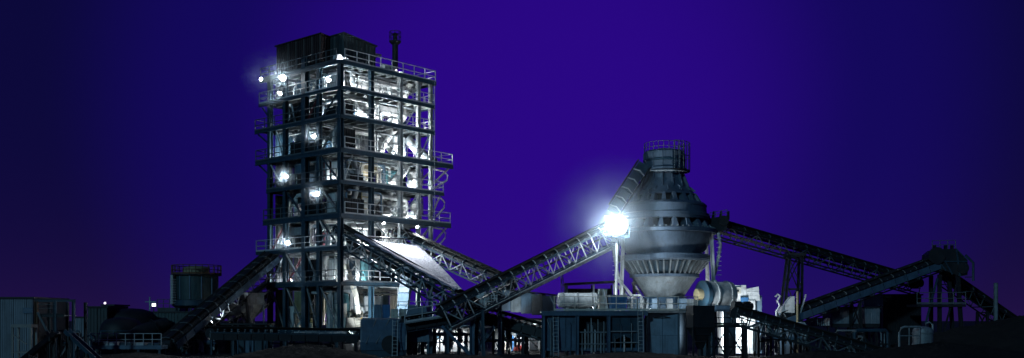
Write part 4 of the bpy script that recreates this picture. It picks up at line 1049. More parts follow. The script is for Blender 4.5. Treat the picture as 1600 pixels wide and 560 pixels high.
# dark hopper box and catwalk right of it
hopper(0, 0, 0, 1.7, 1.6, 4.1, 'black receiving hopper box at the left end of the right catwalk', 'steel_dark', top=.40, rz=R(10), loc=V((GX(1094, 81.5), 81.5, 0)), legm='steel_dark')
t = thing('catwalk', 'black catwalk with railing in front of the glaring white housing', 'catwalk', V((GX(1106, 81), 81, 0)))
zc_ = W(0, 508, 81).z; xl = GX(1168, 81) - GX(1106, 81)
MB().box(0, xl, 0, 1.2, zc_ - .2, zc_).build('deck', 'steel_dark', t)
railing(t, [(0, .05, zc_), (xl, .05, zc_)], 1.15, 'steel_dark', .42, .03)
for x in (.15, xl * .5, xl - .15): bar(t, 'leg', (x, .15, -.1), (x, .15, zc_ - .2), .18, .18, 'steel_dark'); bar(t, 'leg', (x, 1.05, -.1), (x, 1.05, zc_ - .2), .18, .18, 'steel_dark')
for x0, x1 in ((.2, xl * .48), (xl * .5, xl * .95)): bar(t, 'brace', (x0, .1, .1), (x1, .1, zc_ - .3), .09, .09, 'steel_dark'); bar(t, 'brace', (x1, .1, .1), (x0, .1, zc_ - .3), .09, .09, 'steel_dark'); bar(t, 'brace', (x0, .1, .9), (x1, .1, .9), .1, .1, 'steel_dark')
gearbox(W(1158, 488, 81.5) - V((0, 0, .1)), 'black drive unit at the head of the low right conveyor', 1.1, R(15), 'steel_dark')

# things standing on the platform
hdrum(V((GX(902, 88), 88, pz(486) - .05)), .62, 3.2, R(8), 'violet-lit rounded drum on the platform under the canopy', 'pale', 'drum')
cabinet(0, 0, 0, .62, .5, 1.75, 'ivory notice cabinet by the canopy post on the platform', 'ivory', loc=V((GX(937, 85.5), 85.5, pz(486))), rz=R(10), n=1)
t = thing('skip_bin', 'bright blue skip bin on the platform left of the vessel', 'bin', V((GX(965, 85.2), 85.2, pz(486))), R(8))
MB().hexa([V((-.6, -.4, .1)), V((.6, -.4, .1)), V((.6, .5, .1)), V((-.6, .5, .1))], [V((-.68, -.5, 1.25)), V((.68, -.5, 1.25)), V((.68, .6, 1.25)), V((-.68, .6, 1.25))]).build('body', 'blue', t)
MB().box(-.74, .74, -.56, -.46, 1.2, 1.3).box(-.74, .74, .56, .66, 1.2, 1.3).box(-.74, -.64, -.46, .56, 1.2, 1.3).box(.64, .74, -.46, .56, 1.2, 1.3).build('rim', 'pale', t)
for x in (-.45, .45): MB().box(x - .06, x + .06, -.4, .5, 0, .1).build('skid', 'steel_dark', t)
t = thing('a_frame', 'white A-shaped frame standing left of the blue skip bin', 'frame', V((GX(940, 84.9), 84.9, pz(486))))
for x0 in (-.55, .55): bar(t, 'leg', (x0 - .0, 0, 0), (x0 * .25, .2, 1.75), .1, .1, 'white'); bar(t, 'leg', (x0, .7, 0), (x0 * .25, .45, 1.75), .1, .1, 'white')
bar(t, 'tie', (-.4, 0.06, .7), (.4, .06, .7), .08, .08, 'white')
t = thing('canopy', 'flat dark canopy roof on slim posts behind the platform', 'canopy', V((GX(884, 91), 91, 0)), 0)
zc2 = W(0, 441, 91).z; xr = GX(962, 91) - GX(884, 91)
MB().hexa([V((-.1, -.2, zc2 - .25)), V((xr, -.2, zc2)), V((xr, 2.6, zc2)), V((-.1, 2.6, zc2 - .25))], [V((-.1, -.2, zc2 - .1)), V((xr, -.2, zc2 + .13)), V((xr, 2.6, zc2 + .13)), V((-.1, 2.6, zc2 - .1))]).build('roof', 'steel_dark', t)
for x in (.1, xr * .56, xr - .15): bar(t, 'post', (x, 0, -.1), (x, 0, zc2 - .2), .14, .14, 'pale'); bar(t, 'post', (x, 2.4, -.1), (x, 2.4, zc2 - .2), .14, .14, 'steel')
MB().sheet((0, 2.5, 1.5), (1, 0, 0), xr - .2, (0, 0, 1), zc2 - 2.0, .3, .05).build('back_sheet', 'steel_dark', t)
t = thing('lattice_mast', 'thin leaning lattice mast left of the dark canopy', 'mast', V((GX(893, 90), 90, 0)))
b0, b1 = V((.3, 0, 0)), W(876, 420, 90) - V((GX(893, 90), 90, 0))
for dx in (-.14, .14): bar(t, 'chord', b0 + V((dx, 0, 0)), b1 + V((dx * .4, 0, 0)), .06, .06, 'rail_dark', 'tube')
for k in range(12): bar(t, 'lacing', b0.lerp(b1, k / 12) + V((-.13, 0, 0)), b0.lerp(b1, (k + 1) / 12) + V((.1, 0, 0)), .04, .04, 'rail_dark')
bar(t, 'whip', W(878, 478, 90) - V((GX(893, 90), 90, 0)), b1, .06, .06, 'rail_dark', 'tube')
# grey gallery box and white mesh crate behind the transfer conveyor
t = thing('duct_gallery', 'pale teal box gallery lit from below behind the transfer conveyor', 'gallery', W(785, 470, 92), R(-14))
for k in range(5):
    MB().box(-.2 + k * .95, .72 + k * .95, 0, 1.6, -.9 - k * .12, .95 - k * .13).build('panel', 'grey' if k % 2 else 'bluegrey_sheet', t)
MB().hexa([V((-.4, -.2, 1.0)), V((4.8, -.2, .4)), V((4.8, 1.8, .4)), V((-.4, 1.8, 1.0))], [V((-.4, -.2, 1.12)), V((4.8, -.2, .52)), V((4.8, 1.8, .52)), V((-.4, 1.8, 1.12))]).build('roof', 'steel_dark', t)
for x in (0, 4.4): bar(t, 'leg', (x, .3, -t.location.z), (x, .3, -.95), .2, .2, 'steel')
t = thing('mesh_cage', 'white box with dark wire mesh front beside the pale gallery', 'cage', W(741, 487, 90.5), R(-6))
MB().box(0, .95, 0, 1.4, 0, 1.7).build('body', 'white', t)
MB().box(.98, 2.2, .25, 1.35, 0, 1.7).build('inner_box', 'steel_dark', t)
for k in range(6): bar(t, 'mesh_wire', (1.0 + k * .23, .12, .05), (1.05 + k * .23, .12, 1.65), .05, .05, 'white')
for k in range(7): bar(t, 'mesh_wire', (.98, .1, .1 + k * .25), (2.2, .1, .14 + k * .25), .05, .05, 'white')
for x in (.05, 2.1): bar(t, 'leg', (x, .2, -t.location.z), (x, .2, 0), .14, .14, 'steel')

# ================================================================== lit workshop behind the belts
t = thing('workshop', 'open-fronted white workshop glowing behind the belt conveyors', 'workshop', V((GX(772, 99), 99, 0)))
xw = GX(850, 99) - GX(772, 99); zw = W(0, 500, 99).z
MB().box(0, xw, 4.0, 4.15, 0, zw).build('back_wall', 'white', t)
MB().box(-.15, 0, .2, 4.15, 0, zw).build('side_wall', 'white', t); MB().box(xw, xw + .15, .2, 4.15, 0, zw).build('side_wall', 'white', t)
MB().box(-.3, xw + .3, -.1, 4.3, zw, zw + .15).build('roof', 'steel_dark', t)
for x in (0, xw * .5, xw): bar(t, 'front_post', (x, .1, -.1), (x, .1, zw), .16, .16, 'steel')
for k in range(3):
    x = .5 + k * 1.5; wn = MB().box(x, x + .9, 3.9, 3.98, 1.3, 2.3).build('window', 'pale', t)
    MB().box(x + .06, x + .84, 3.88, 3.895, 1.36, 2.24).build('pane', 'steel_blue', wn)
gearbox(V((GX(812, 99), 100.2, -.05)), 'red engine unit on the floor of the glowing workshop', .75, R(20), 'red')
cabinet(0, 0, 0, .8, .6, 1.9, 'dark locker at the right inside the glowing workshop', 'steel_dark', loc=V((GX(828, 99), 100.5, -.05)), rz=0)
cabinet(0, 0, 0, .9, .6, 1.1, 'ivory workbench cupboard inside the glowing workshop', 'ivory', loc=V((GX(784, 99), 101, -.05)), rz=0)
vtank(V((GX(797, 99), 101.8, -.05)), .35, 1.6, 'slim blue gas tank inside the glowing workshop', 'blue')
bulk = floodlight(V((GX(800, 99), 99.6, zw - .3)), V((.05, .55, -.75)), 'work floodlight under the left of the workshop roof', 90, .35, group='floodlights of the plant')
floodlight(V((GX(836, 99), 99.6, zw - .3)), V((-.1, .55, -.75)), 'work floodlight under the right of the workshop roof', 70, .35)
# second, low lit shed left of it
t = thing('pump_shed', 'low pale shed with lit openings behind the foreground crusher', 'shed', V((GX(655, 97), 97, 0)))
xw = GX(735, 97) - GX(655, 97); zw = W(0, 512, 97).z
MB().box(0, xw, 2.0, 2.12, 0, zw).build('back_wall', 'white', t)
MB().box(-.2, xw + .2, -.1, 2.3, zw, zw + .13).build('roof', 'steel_dark', t)
for k in range(6): bar(t, 'front_post', (xw * k / 5, .05, -.1), (xw * k / 5, .05, zw), .16, .16, 'steel_dark')
for k in range(5):
    a, b_ = xw * k / 5, xw * (k + 1) / 5
    if k % 2: bar(t, 'brace', (a, .05, .1), (b_, .05, zw - .1), .08, .08, 'steel_dark'); bar(t, 'brace', (b_, .05, .1), (a, .05, zw - .1), .08, .08, 'steel_dark')
floodlight(V((GX(680, 97), 97.8, zw - .25)), V((0, .7, -.6)), 'small floodlight under the roof of the low pale shed', 45, .3)
floodlight(V((GX(716, 97), 97.8, zw - .25)), V((0, .7, -.6)), 'small floodlight at the right under the roof of the low pale shed', 32, .3)
# lit store behind the tower foot
# ---------------------------------------------------------------- foreground crusher
t = thing('crusher', 'dark blue strapped crusher drum in front of the tower foot', 'crusher', V((GX(602, 85), 85, 0)), R(4))
zt = W(0, 497, 85).z
pr = []
for k in range(9):
    a = PI * k / 8; pr.append((1.35 * math.cos(a) * .55, max(0, math.sin(a)) * .8))
vs = []; x0, x1 = -1.95, 1.75
prof = [(-.9, .55), (-1.05, 1.2), (-.95, 2.2), (-.6, zt - .12), (0, zt), (.8, zt - .05), (1.2, 2.0), (1.2, .55)]
for x, k_ in ((x0, .96), (x0 + .15, 1), (x1 - .15, 1), (x1, .96)): vs += [V((x, y * k_, z * k_ + (1 - k_) * 1.5)) for y, z in prof]
n_ = len(prof); fs = [tuple(range(n_)), tuple(reversed(range(3 * n_, 4 * n_)))]
for j in range(3):
    for i in range(n_): fs.append((j * n_ + i, (j + 1) * n_ + i, (j + 1) * n_ + (i + 1) % n_, j * n_ + (i + 1) % n_))
MB().add(vs, fs).build('casing', 'steel_blue', t)
for xa, xb in ((-1.5, -.7), (-.7, .35), (.35, 1.0)):
    bar(t, 'strap', (xa, -1.1, 1.1), (xb, -.68, zt - .15), .09, .06, 'grey')
bar(t, 'edge_strip', (1.72, -1.12, .6), (1.72, -.7, zt - .1), .08, .08, 'pale')
MB().lathe([(.15, -.12), (.62, -.12), (.7, 0), (.7, .15)], 28, MX.Translation((.45, -1.05, 1.05)) @ MX.Rotation(PI / 2, 4, 'X')).build('flywheel', 'steel_dark', t, True)
MB().box(-1.9, 1.7, -.8, 1.1, -.1, .55).build('plinth', 'steel', t)
# blue hopper cab right of the crusher
t = thing('operator_cab', 'dark blue crusher cab with small window right of the crusher drum', 'cab', V((GX(655, 86.2), 86.2, 0)), R(-8)); zt = W(0, 478, 86).z
MB().hexa([V((-1.3, -.6, 1.2)), V((1.0, -.6, 1.2)), V((1.0, 1.0, 1.2)), V((-1.3, 1.0, 1.2))], [V((-.8, -.5, zt)), V((.7, -.5, zt)), V((.7, .9, zt)), V((-.8, .9, zt))]).build('body', 'steel_blue', t)
wn = MB().box(.0, .62, -.66, -.58, 2.2, 3.2).build('window', 'grey', t); MB().box(.06, .56, -.68, -.665, 2.26, 3.14).build('pane', 'steel_dark', wn)
for x in (-1.1, .85): bar(t, 'leg', (x, -.4, -.1), (x, -.4, 1.25), .2, .2, 'steel'); bar(t, 'leg', (x, .8, -.1), (x, .8, 1.25), .2, .2, 'steel')
railing(t, [(-1.6, -.6, zt - .1), (1.6, -.6, zt - .1)], .45, 'rail', .8, .035, False, 1)
# landing with blue boxes above the crusher
t = thing('service_landing', 'railed landing with blue panels above the crusher drum', 'platform', V((GX(583, 90), 90, 0)), R(5)); zl = W(0, 497, 90).z
MB().box(0, 3.6, 0, 1.4, zl - .15, zl).build('deck', 'grating', t)
for k, mm in enumerate(('bluegrey_sheet', 'blue', 'ivory', 'ivory')): MB().box(.05 + k * .72, .7 + k * .72, .5, 1.2, zl, zl + (1.15 if k < 2 else .8)).build('panel', mm, t)
railing(t, [(2.0, .05, zl), (3.6, .05, zl)], 1.1, 'ivory', .8, .035)
for x in (.1, 3.5): bar(t, 'leg', (x, .1, -.1), (x, .1, zl - .15), .16, .16, 'steel'); bar(t, 'leg', (x, 1.3, -.1), (x, 1.3, zl - .15), .16, .16, 'steel')
# stand-alone posts and stays under the transfer conveyor
for px, py, yy, lb in ((738, 495, 85, 'dark steel post under the foot of the transfer conveyor'), (781, 455, 87, 'dark steel post in front of the glowing workshop')):
    t = thing('support_post', lb, 'post', V((GX(px, yy), yy, 0)))
    zt = W(0, py, yy).z; bar(t, 'shaft', (0, 0, -.1), (0, 0, zt), .34, .34, 'steel_blue', 'hcol')
    MB().box(-.3, .3, -.3, .3, -.1, .12).build('base_plate', 'steel', t); MB().box(-.28, .28, -.28, .28, zt, zt + .08).build('cap_plate', 'steel', t)
for (xa, ya, xb, yb, yy, lb) in ((690, 510, 735, 556, 84, 'long dark raking strut left of the conveyor foot'), (772, 510, 740, 556, 85.5, 'short blue raking strut leaning right of the conveyor foot')):
    p, q = W(xa, ya, yy), W(xb, yb, yy + .4); q.z = max(q.z, -.1)
    t = thing('raking_strut', lb, 'strut', q); bar(t, 'shaft', (0, 0, 0), p - q, .24, .24, 'steel_blue', 'ibeam')
    MB().box(-.25, .25, -.25, .25, -.12, .06).build('shoe', 'steel', t)
mound('low black coal heap in front of the tower foot', GX(478, 78), 78, 6.2, 4.2, 1.75, 3)
mound('long low coal heap in front of the crusher and belts', GX(690, 76), 76, 9.5, 3.4, .95, 5)
mound('coal heap in front of the platform modules and blue enclosure', GX(985, 75), 75, 9.0, 3.2, 1.15, 8)
mound('big black spoil heap at the far right edge', GX(1640, 92), 92, 15, 9, 4.7, 9, 'soil', 'spoil_heap')
mound('lower black heap left of the far right spoil heap', GX(1470, 78), 78, 9, 4, 1.9, 12, 'coal')
mound('dark heap under the low right conveyor', GX(1290, 76), 76, 7, 3, 1.25, 15, 'coal')
mound('dark heap between the left frame and the hooped conveyor', GX(215, 78), 78, 6, 3.2, 1.0, 17, 'coal')
# ================================================================== left yard
SY = 80.
t = thing('corrugated_shed', 'grey corrugated shed wall cut by the left edge of the picture', 'shed', V((GX(-60, SY), SY, 0)))
def sx(px): return GX(px, SY) - GX(-60, SY)
zt = W(0, 467, SY).z; x = 0; xe = sx(52)
k = 0
while x < xe - .05:
    wd = min(1.0, xe - x); MB().sheet((x, 0, -.1), (1, 0, 0), wd - .015, (0, 0, 1), zt + .1, .16, .035).build('wall_panel', 'shed_sheet', t); x += 1.0
MB().box(0, xe, .05, 6, -.1, zt - .05).build('core', 'steel_dark', t)
MB().box(-.1, xe + .12, -.15, 6.2, zt, zt + .14).build('roof', 'steel_dark', t)
sg = MB().box(sx(37), sx(52), -.12, -.06, W(0, 490, SY).z, W(0, 481, SY).z).build('sign_board', 'steel_blue', t)
for k in range(5):                                   # worn lettering, no longer legible in the photograph
    x = sx(39) + k * .125
    MB().box(x, x + .025, -.128, -.121, W(0, 487.4, SY).z, W(0, 483.6, SY).z).box(x + .026, x + .085, -.128, -.121, W(0, 484.4, SY).z, W(0, 483.6, SY).z).build('lettering', 'shed_sheet', sg)
t = thing('steel_gantry', 'dark steel gantry frame beside the corrugated shed', 'gantry', V((GX(56, 79), 79, 0)))
def gx(px): return GX(px, 79) - GX(56, 79)
def gz(py): return W(0, py, 79).z
for px in (57, 86, 115): bar(t, 'post', (gx(px), 0, -.1), (gx(px), 0, gz(470)), .24 if px != 115 else .2, .2, 'rusty' if px == 57 else 'steel', 'hcol'); bar(t, 'post', (gx(px), 2.2, -.1), (gx(px), 2.2, gz(472)), .2, .2, 'steel_dark', 'hcol')
bar(t, 'top_beam', (gx(54), 0, gz(470)), (gx(118), 0, gz(470)), .16, .18, 'steel', 'ibeam'); bar(t, 'mid_beam', (gx(57), 0, gz(493)), (gx(100), 0, gz(493)), .18, .26, 'steel_dark', 'ibeam')
for q in (476, 482): bar(t, 'rail', (gx(58), 0, gz(q)), (gx(86), 0, gz(q)), .05, .05, 'rail_dark', 'tube')
bar(t, 'strut', (gx(60), -.1, gz(488)), (gx(83), -.1, gz(534)), .16, .16, 'rail_dark', 'bar')
MB().box(gx(60), gx(100), .1, 2.2, gz(494), gz(492.6)).build('deck', 'grating', t)
t = thing('loading_table', 'rough timber loading table in front of the corrugated shed', 'table', V((GX(22, 77), 77, 0)))
MB().box(0, 1.5, -.5, .6, W(0, 512, 77).z, W(0, 507, 77).z).build('top', 'concrete', t)
for x in (.08, 1.42):
    for y in (-.4, .5): bar(t, 'leg', (x, y, -.1), (x, y, W(0, 512, 77).z), .13, .13, 'concrete')
bar(t, 'brace', (.1, -.4, 1.9), (1.1, -.4, 1.2), .09, .09, 'concrete'); MB().box(0, 1.5, -.45, .55, .55, .65).build('shelf', 'concrete', t)
# slanting grey troughs
for (pa, pb, yy, lb, mm) in (((102, 520), (150, 566), 76.5, 'grey tilted trough leaning down right of the gantry', 'steel'), ((92, 522), (40, 566), 76, 'dark tilted trough leaning down left of the gantry', 'steel_dark')):
    p, q = W(*pa, yy), W(*pb, yy - 1.5); q.z = max(q.z, .05)
    t = thing('tilted_trough', lb, 'trough', q); dd = p - q; s = V((0, 1, 0))
    up = dd.normalized().cross(s); up = up if up.z > 0 else -up
    for yo, hh in ((0, 0),):
        vs = [r_ + s * y + up * z for r_ in (V((0, 0, 0)), dd) for y, z in ((-.5, .35), (-.42, .35), (-.3, .06), (.3, .06), (.42, .35), (.5, .35), (.35, 0), (-.35, 0))]
        MB().add(vs, [tuple(range(8)), tuple(reversed(range(8, 16)))] + [(i, 8 + i, 8 + (i + 1) % 8, (i + 1) % 8) for i in range(8)]).build('channel', mm, t)
    bar(t, 'rib', s * -.52 + dd * .2, s * .52 + dd * .2, .08, .3, 'steel_dark'); bar(t, 'rib', s * -.52 + dd * .8, s * .52 + dd * .8, .08, .3, 'steel_dark')
    bar(t, 'leg', dd * .85, V((dd.x * .85, dd.y * .85, -q.z - .1)), .14, .14, 'steel_dark')
# long low railed walkway machine
t = thing('screen_deck', 'long low screening deck with pale railing left of the hooped conveyor', 'machine', V((GX(140, 84), 84, 0)))
def lx(px): return GX(px, 84) - GX(140, 84)
def lz(py): return W(0, py, 84).z
MB().box(lx(138), lx(252), 0, 1.6, lz(546), lz(540)).build('frame', 'steel_blue', t)
for k in range(5): MB().box(lx(142 + 22 * k), lx(160 + 22 * k), .1, 1.5, lz(540), lz(534) - .03 * k).build('screen_box', 'pale' if k % 2 else 'steel', t)
railing(t, [(lx(140), 0, lz(540)), (lx(252), 0, lz(540))], .95, 'rail', .75, .032, False)
MB().tube([(lx(118), 0, lz(552)), (lx(124), 0, lz(532)), (lx(132), 0, lz(526)), (lx(144), 0, lz(524)), (lx(149), 0, lz(526)), (lx(149), 0, lz(536))], .09, 8).build('bent_pipe', 'steel_blue', t, True)
bar(t, 'post', (lx(144), -.1, -.1), (lx(144), -.1, lz(522)), .14, .14, 'steel_blue', 'tube')
for px in (145, 180, 215, 248): bar(t, 'leg', (lx(px), .2, -.1), (lx(px), .2, lz(546)), .16, .16, 'steel'); bar(t, 'leg', (lx(px), 1.4, -.1), (lx(px), 1.4, lz(546)), .16, .16, 'steel')
# dark blocks and tanks behind
def block(px0, px1, py, yy, dep, label, m='cladding', rz=0):
    x0 = GX(px0, yy); t = thing('storage_building', label, 'building', V((x0, yy, 0))); wd = GX(px1, yy) - x0; z = W(0, py, yy).z; q = 0.; 
    MB().box(0.03, wd - .03, .04, dep, -.1, z - .02).build('core', 'steel_dark', t)
    n_ = max(2, round(wd / 1.3))
    for k in range(n_): MB().sheet((wd * k / n_ + .01, 0, -.1), (1, 0, 0), wd / n_ - .03, (0, 0, 1), z + .1, .3, .05).build('wall_panel', m, t)
    MB().box(-.12, wd + .12, -.15, dep + .1, z, z + .14).build('roof', 'steel_dark', t)
    return t
block(137, 168, 481, 100, 5, 'black tall storage block left of the dark domed tanks')
block(160, 178, 478, 104, 4, 'black block with a tiny light on its roof behind the tall storage block')
block(116, 140, 497, 108, 4, 'low dark blue-grey store between the gantry and the black block', 'shed_sheet')
block(238, 300, 489, 106, 5, 'flat-roofed teal building under the left silo', 'teal_dark')
t = thing('roof_light', 'tiny bright light on the roof of the black block at left', 'lamp', W(164, 477, 103.9) + V((0, 0, .1)))
MB().lathe([(.06, 0), (.1, .04), (.1, .14), (.03, .2)], 10).build('globe', 'beacon', t); MB().lathe([(.03, -.12), (.03, 0)], 8).build('stem', 'steel_dark', t)
def dome(px, py, yy, r, label, h=None):
    t = thing('domed_tank', label, 'tank', V((GX(px, yy), yy, 0))); z = W(0, py, yy).z
    MB().lathe([(r, -.1), (r, z * .62), (r * .95, z * .78), (r * .75, z * .92), (r * .4, z * .985), (r * .05, z)], 40).build('shell', 'steel_dark', t, True)
    for q in (.25, .6): MB().lathe([(r - .02, z * q), (r + .06, z * q), (r + .06, z * q + .12), (r - .02, z * q + .12)], 40).build('band', 'steel', t, True)
    for k in range(8): bar(t, 'rib', (r * 1.01 * math.cos(k * PI / 4), r * 1.01 * math.sin(k * PI / 4), 0), (r * 1.01 * math.cos(k * PI / 4), r * 1.01 * math.sin(k * PI / 4), z * .62), .1, .1, 'steel')
    return t
dome(190, 496, 96, 1.9, 'front dark domed tank beside the black storage block')
dome(205, 482, 103, 2.6, 'rear wide dark domed tank left of the teal building')
t = thing('fallen_duct', 'long black tapered duct sloping in front of the teal building', 'duct', W(203, 535, 93))
p = W(262, 505, 95) - W(203, 535, 93)
MB().tube([V((0, 0, 0)), p * .3 + V((0, 0, .3)), p], [.85, .8, .55], 20).build('shell', 'steel_dark', t, True)
for q in (.3, .65): MB().tube([p * q - p.normalized() * .05 + V((0, 0, .2)), p * q + p.normalized() * .05 + V((0, 0, .2))], .84, 20).build('flange', 'steel_dark', t, True)
# left silo with railed roof
t = thing('silo', 'teal silo with railed roof behind the hooped conveyor', 'silo', V((GX(307, 112), 112, 0)))
def qz(py): return W(0, py, 112).z
k_ = 112 / FPX
MB().lathe([(32 * k_, qz(470)), (33 * k_, qz(452)), (33 * k_, qz(431)), (31 * k_, qz(430))], 40).build('barrel', 'teal_dark', t, True)
MB().lathe([(30 * k_, qz(482)), (37 * k_, qz(478)), (37 * k_, qz(470)), (32 * k_, qz(469))], 40).build('skirt', 'steel', t, True)
MB().lathe([(38 * k_, qz(431)), (38 * k_, qz(429.6))], 32).build('roof_deck', 'steel_dark', t)
MB().lathe([(20 * k_, qz(429.5)), (20 * k_, qz(419)), (12 * k_, qz(416))], 24).build('penthouse', 'ochre', t, True)
railing(t, [(37.3 * k_ * math.cos(a * PI / 12), 37.3 * k_ * math.sin(a * PI / 12), qz(429.6)) for a in range(25)], .98, 'rusty', .9, .04)  # rust tone here stands in for warm light on the railing
for a in range(8): bar(t, 'leg', (30 * k_ * math.cos(a * PI / 4), 30 * k_ * math.sin(a * PI / 4), -.1), (30 * k_ * math.cos(a * PI / 4), 30 * k_ * math.sin(a * PI / 4), qz(480)), .26, .26, 'steel', 'hcol')
for a in range(12): bar(t, 'stiffener', (33.3 * k_ * math.cos(a * PI / 6), 33.3 * k_ * math.sin(a * PI / 6), qz(468)), (33.3 * k_ * math.cos(a * PI / 6), 33.3 * k_ * math.sin(a * PI / 6), qz(432)), .1, .12, 'steel_blue')
MB().box(-2.15, -1.9, -2.0, -.6, qz(476), qz(431)).build('ladder_box', 'pale', t)
for k in range(10): bar(t, 'ladder_rung', (-2.1, -2.15, qz(474 - 4 * k)), (-1.5, -2.15, qz(474 - 4 * k)), .05, .05, 'rail')
# far lights
t = thing('gas_flare_mast', 'distant green mast with crossarm beside a bright lamp at left', 'mast', V((GX(234, 200), 200, 0)))
bar(t, 'pole', (0, 0, -.1), (0, 0, W(0, 464, 200).z), .25, .25, 'teal', 'tube'); bar(t, 'crossarm', (-.9, 0, W(0, 472, 200).z), (1.2, 0, W(0, 472, 200).z), .15, .15, 'teal')
t = thing('distant_lamp', 'distant bright white lamp box beside the green mast at left', 'lamp', V((GX(240, 199), 199, 0)))
bar(t, 'pole', (0, 0, -.1), (0, 0, W(0, 480, 199).z), .2, .2, 'steel', 'tube'); MB().box(-.25, .35, -.2, .2, W(0, 479, 199).z, W(0, 474.5, 199).z).build('lamp_box', 'far_light', t)
t = thing('distant_chimney', 'distant red and white striped chimney seen through the gantry', 'chimney', V((GX(93, 300), 300, 0)))
for k in range(5): MB().lathe([(1.0 - .08 * k, W(0, 500 - 6.0 * k, 300).z), (1.0 - .08 * (k + 1), W(0, 494 - 6.0 * k, 300).z)], 16).build('band', 'red' if k % 2 == 0 and k < 3 else 'white', t, True)
fl = bpy.data.lights.new('lamp', 'POINT'); fl.energy = 1500; fl.shadow_soft_size = .4; fl.color = (1, .8, .8)
fo = bpy.data.objects.new('lamp', fl); col.objects.link(fo); fo.parent = t; fo.location = (.5, -4, 4)
MB().lathe([(.1, -.1), (.1, 3.6), (.3, 3.7), (.3, 4.3), (.1, 4.4)], 10, MX.Translation((.5, -4.6, 0))).build('lamp_post', 'steel', t)
t = thing('railed_roof', 'far dark railed roof left of the silo', 'building', V((GX(246, 125), 125, 0)))
MB().box(0, GX(274, 125) - GX(246, 125), 0, 4, -.1, W(0, 481, 125).z).build('wall', 'cladding', t)
railing(t, [(0, 0, W(0, 481, 125).z), (GX(274, 125) - GX(246, 125), 0, W(0, 481, 125).z)], 1.0, 'rail_dark', .8, .035, False)
# sheds and frames under the left conveyors
t = thing('lean_to', 'dark lean-to with grey doors under the conveyors left of the tower', 'shed', V((GX(325, 95), 95, 0)))
xw = GX(415, 95) - GX(325, 95); zt = W(0, 508, 95).z
MB().box(0, xw, 1.6, 3, -.1, zt).build('back_wall', 'steel', t); MB().box(-.2, xw + .2, -.3, 3.1, zt, zt + .14).build('roof', 'steel_dark', t)
for k, (q0, q1) in enumerate(((.02, .24), (.27, .4), (.55, .72), (.76, .97))): MB().box(xw * q0, xw * q1, 1.45, 1.58, -.05, zt - .25).build('door', ('grey', 'steel_dark', 'steel_blue', 'steel')[k], t)
for q in (.0, .42, .52, .74, 1.0): bar(t, 'post', (xw * q, 0, -.1), (xw * q, 0, zt), .15, .15, 'steel_blue', 'tube')
t = thing('ribbed_chute', 'curved ribbed pale chute below the hooped conveyor', 'chute', W(305, 520, 94))
pts = [W(345, 468, 96), W(322, 490, 95.5), W(303, 512, 95), W(292, 530, 94.5), W(288, 543, 94)]; o_ = W(305, 520, 94)
MB().tube([p - o_ for p in pts], [.5, .6, .7, .75, .7], 18).build('shell', 'pale', t, True)
for k in range(9):
    f = k / 8 * 3.98; i = int(f); c = pts[i].lerp(pts[i + 1], f - i) - o_; d = (pts[i + 1] - pts[i]).normalized()
    MB().tube([c - d * .06, c + d * .06], .82, 18).build('rib', 'steel_dark', t, True)
hdrum(V((GX(372, 99), 99, W(0, 500, 99).z)), .6, 2.6, R(30), 'grey drum on the lean-to roof left of the tower', 'grey')
hopper(0, 0, 0, 1.8, 1.6, 3.0, 'grey hopper on the lean-to roof beside the tower foot', 'grey', loc=V((GX(392, 100), 100, W(0, 507, 100).z)), rz=ROT)

# ================================================================== right yard
t = thing('hopper_shed', 'blue-grey corrugated trapezoid bin under the right conveyors', 'bin', V((GX(1300, 97), 97, 0)))
def rx(px): return GX(px, 97) - GX(1300, 97)
def rz_(py): return W(0, py, 97).z
for k in range(5):
    xa, xb = rx(1300 + 15 * k), rx(1300 + 15 * (k + 1))
    MB().sheet((xa, 0, rz_(506)), (1, 0, 0), xb - xa - .02, (0, 0, 1), rz_(482) - rz_(506), .17, .04).build('wall_panel', 'shed_sheet', t)
MB().box(.0, rx(1375), .05, 3, rz_(512), rz_(482.5)).build('core', 'steel_dark', t)
MB().box(rx(1298), rx(1378), -.12, 3.1, rz_(482), rz_(479.5)).build('rim', 'steel_dark', t)
for px in (1308, 1340, 1370): bar(t, 'leg', (rx(px), .2, -.1), (rx(px), .2, rz_(512)), .2, .2, 'steel_dark'); bar(t, 'leg', (rx(px), 2.8, -.1), (rx(px), 2.8, rz_(512)), .2, .2, 'steel_dark')
t = thing('slatted_panel', 'white slatted cooling panel left of the corrugated bin', 'panel', V((GX(1266, 96), 96, 0)))
for k in range(11): bar(t, 'slat', (k * .17, 0, W(0, 509, 96).z), (k * .17, 0, W(0, 498, 96).z), .09, .06, 'white')
MB().box(-.1, 1.85, .05, .9, W(0, 510, 96).z, W(0, 497, 96).z).build('frame', 'steel_dark', t)
for x in (0, 1.75): bar(t, 'leg', (x, .3, -.1), (x, .3, W(0, 510, 96).z), .12, .12, 'steel_dark')
t = thing('lit_bracket', 'bright white curled bracket left of the trestle', 'bracket', V((GX(1212, 93), 93, 0)))
z_ = lambda py: W(0, py, 93).z
MB().tube([(0, 0, -.1), (.05, 0, z_(487)), (.35, 0, z_(478)), (.15, 0, z_(470)), (.4, 0, z_(463)), (.2, 0, z_(460)), (-.05, 0, z_(464))], .09, 8).build('pipe', 'white', t, True)
t = thing('white_funnel', 'white sheet funnel lit at the foot of the right trestle', 'funnel', V((GX(1233, 93.6), 93.6, 0)))
MB().hexa([V((-1.0, 0, z_(489))), V((.5, 0, z_(489))), V((.5, .8, z_(489))), V((-1.0, .8, z_(489)))], [V((.2, 0, z_(463))), V((.5, 0, z_(463))), V((.5, .8, z_(463))), V((.2, .8, z_(463)))]).build('sheet', 'white', t)
MB().box(-.8, .4, .1, .7, -.1, z_(489.2)).build('plinth', 'bluegrey_sheet', t)
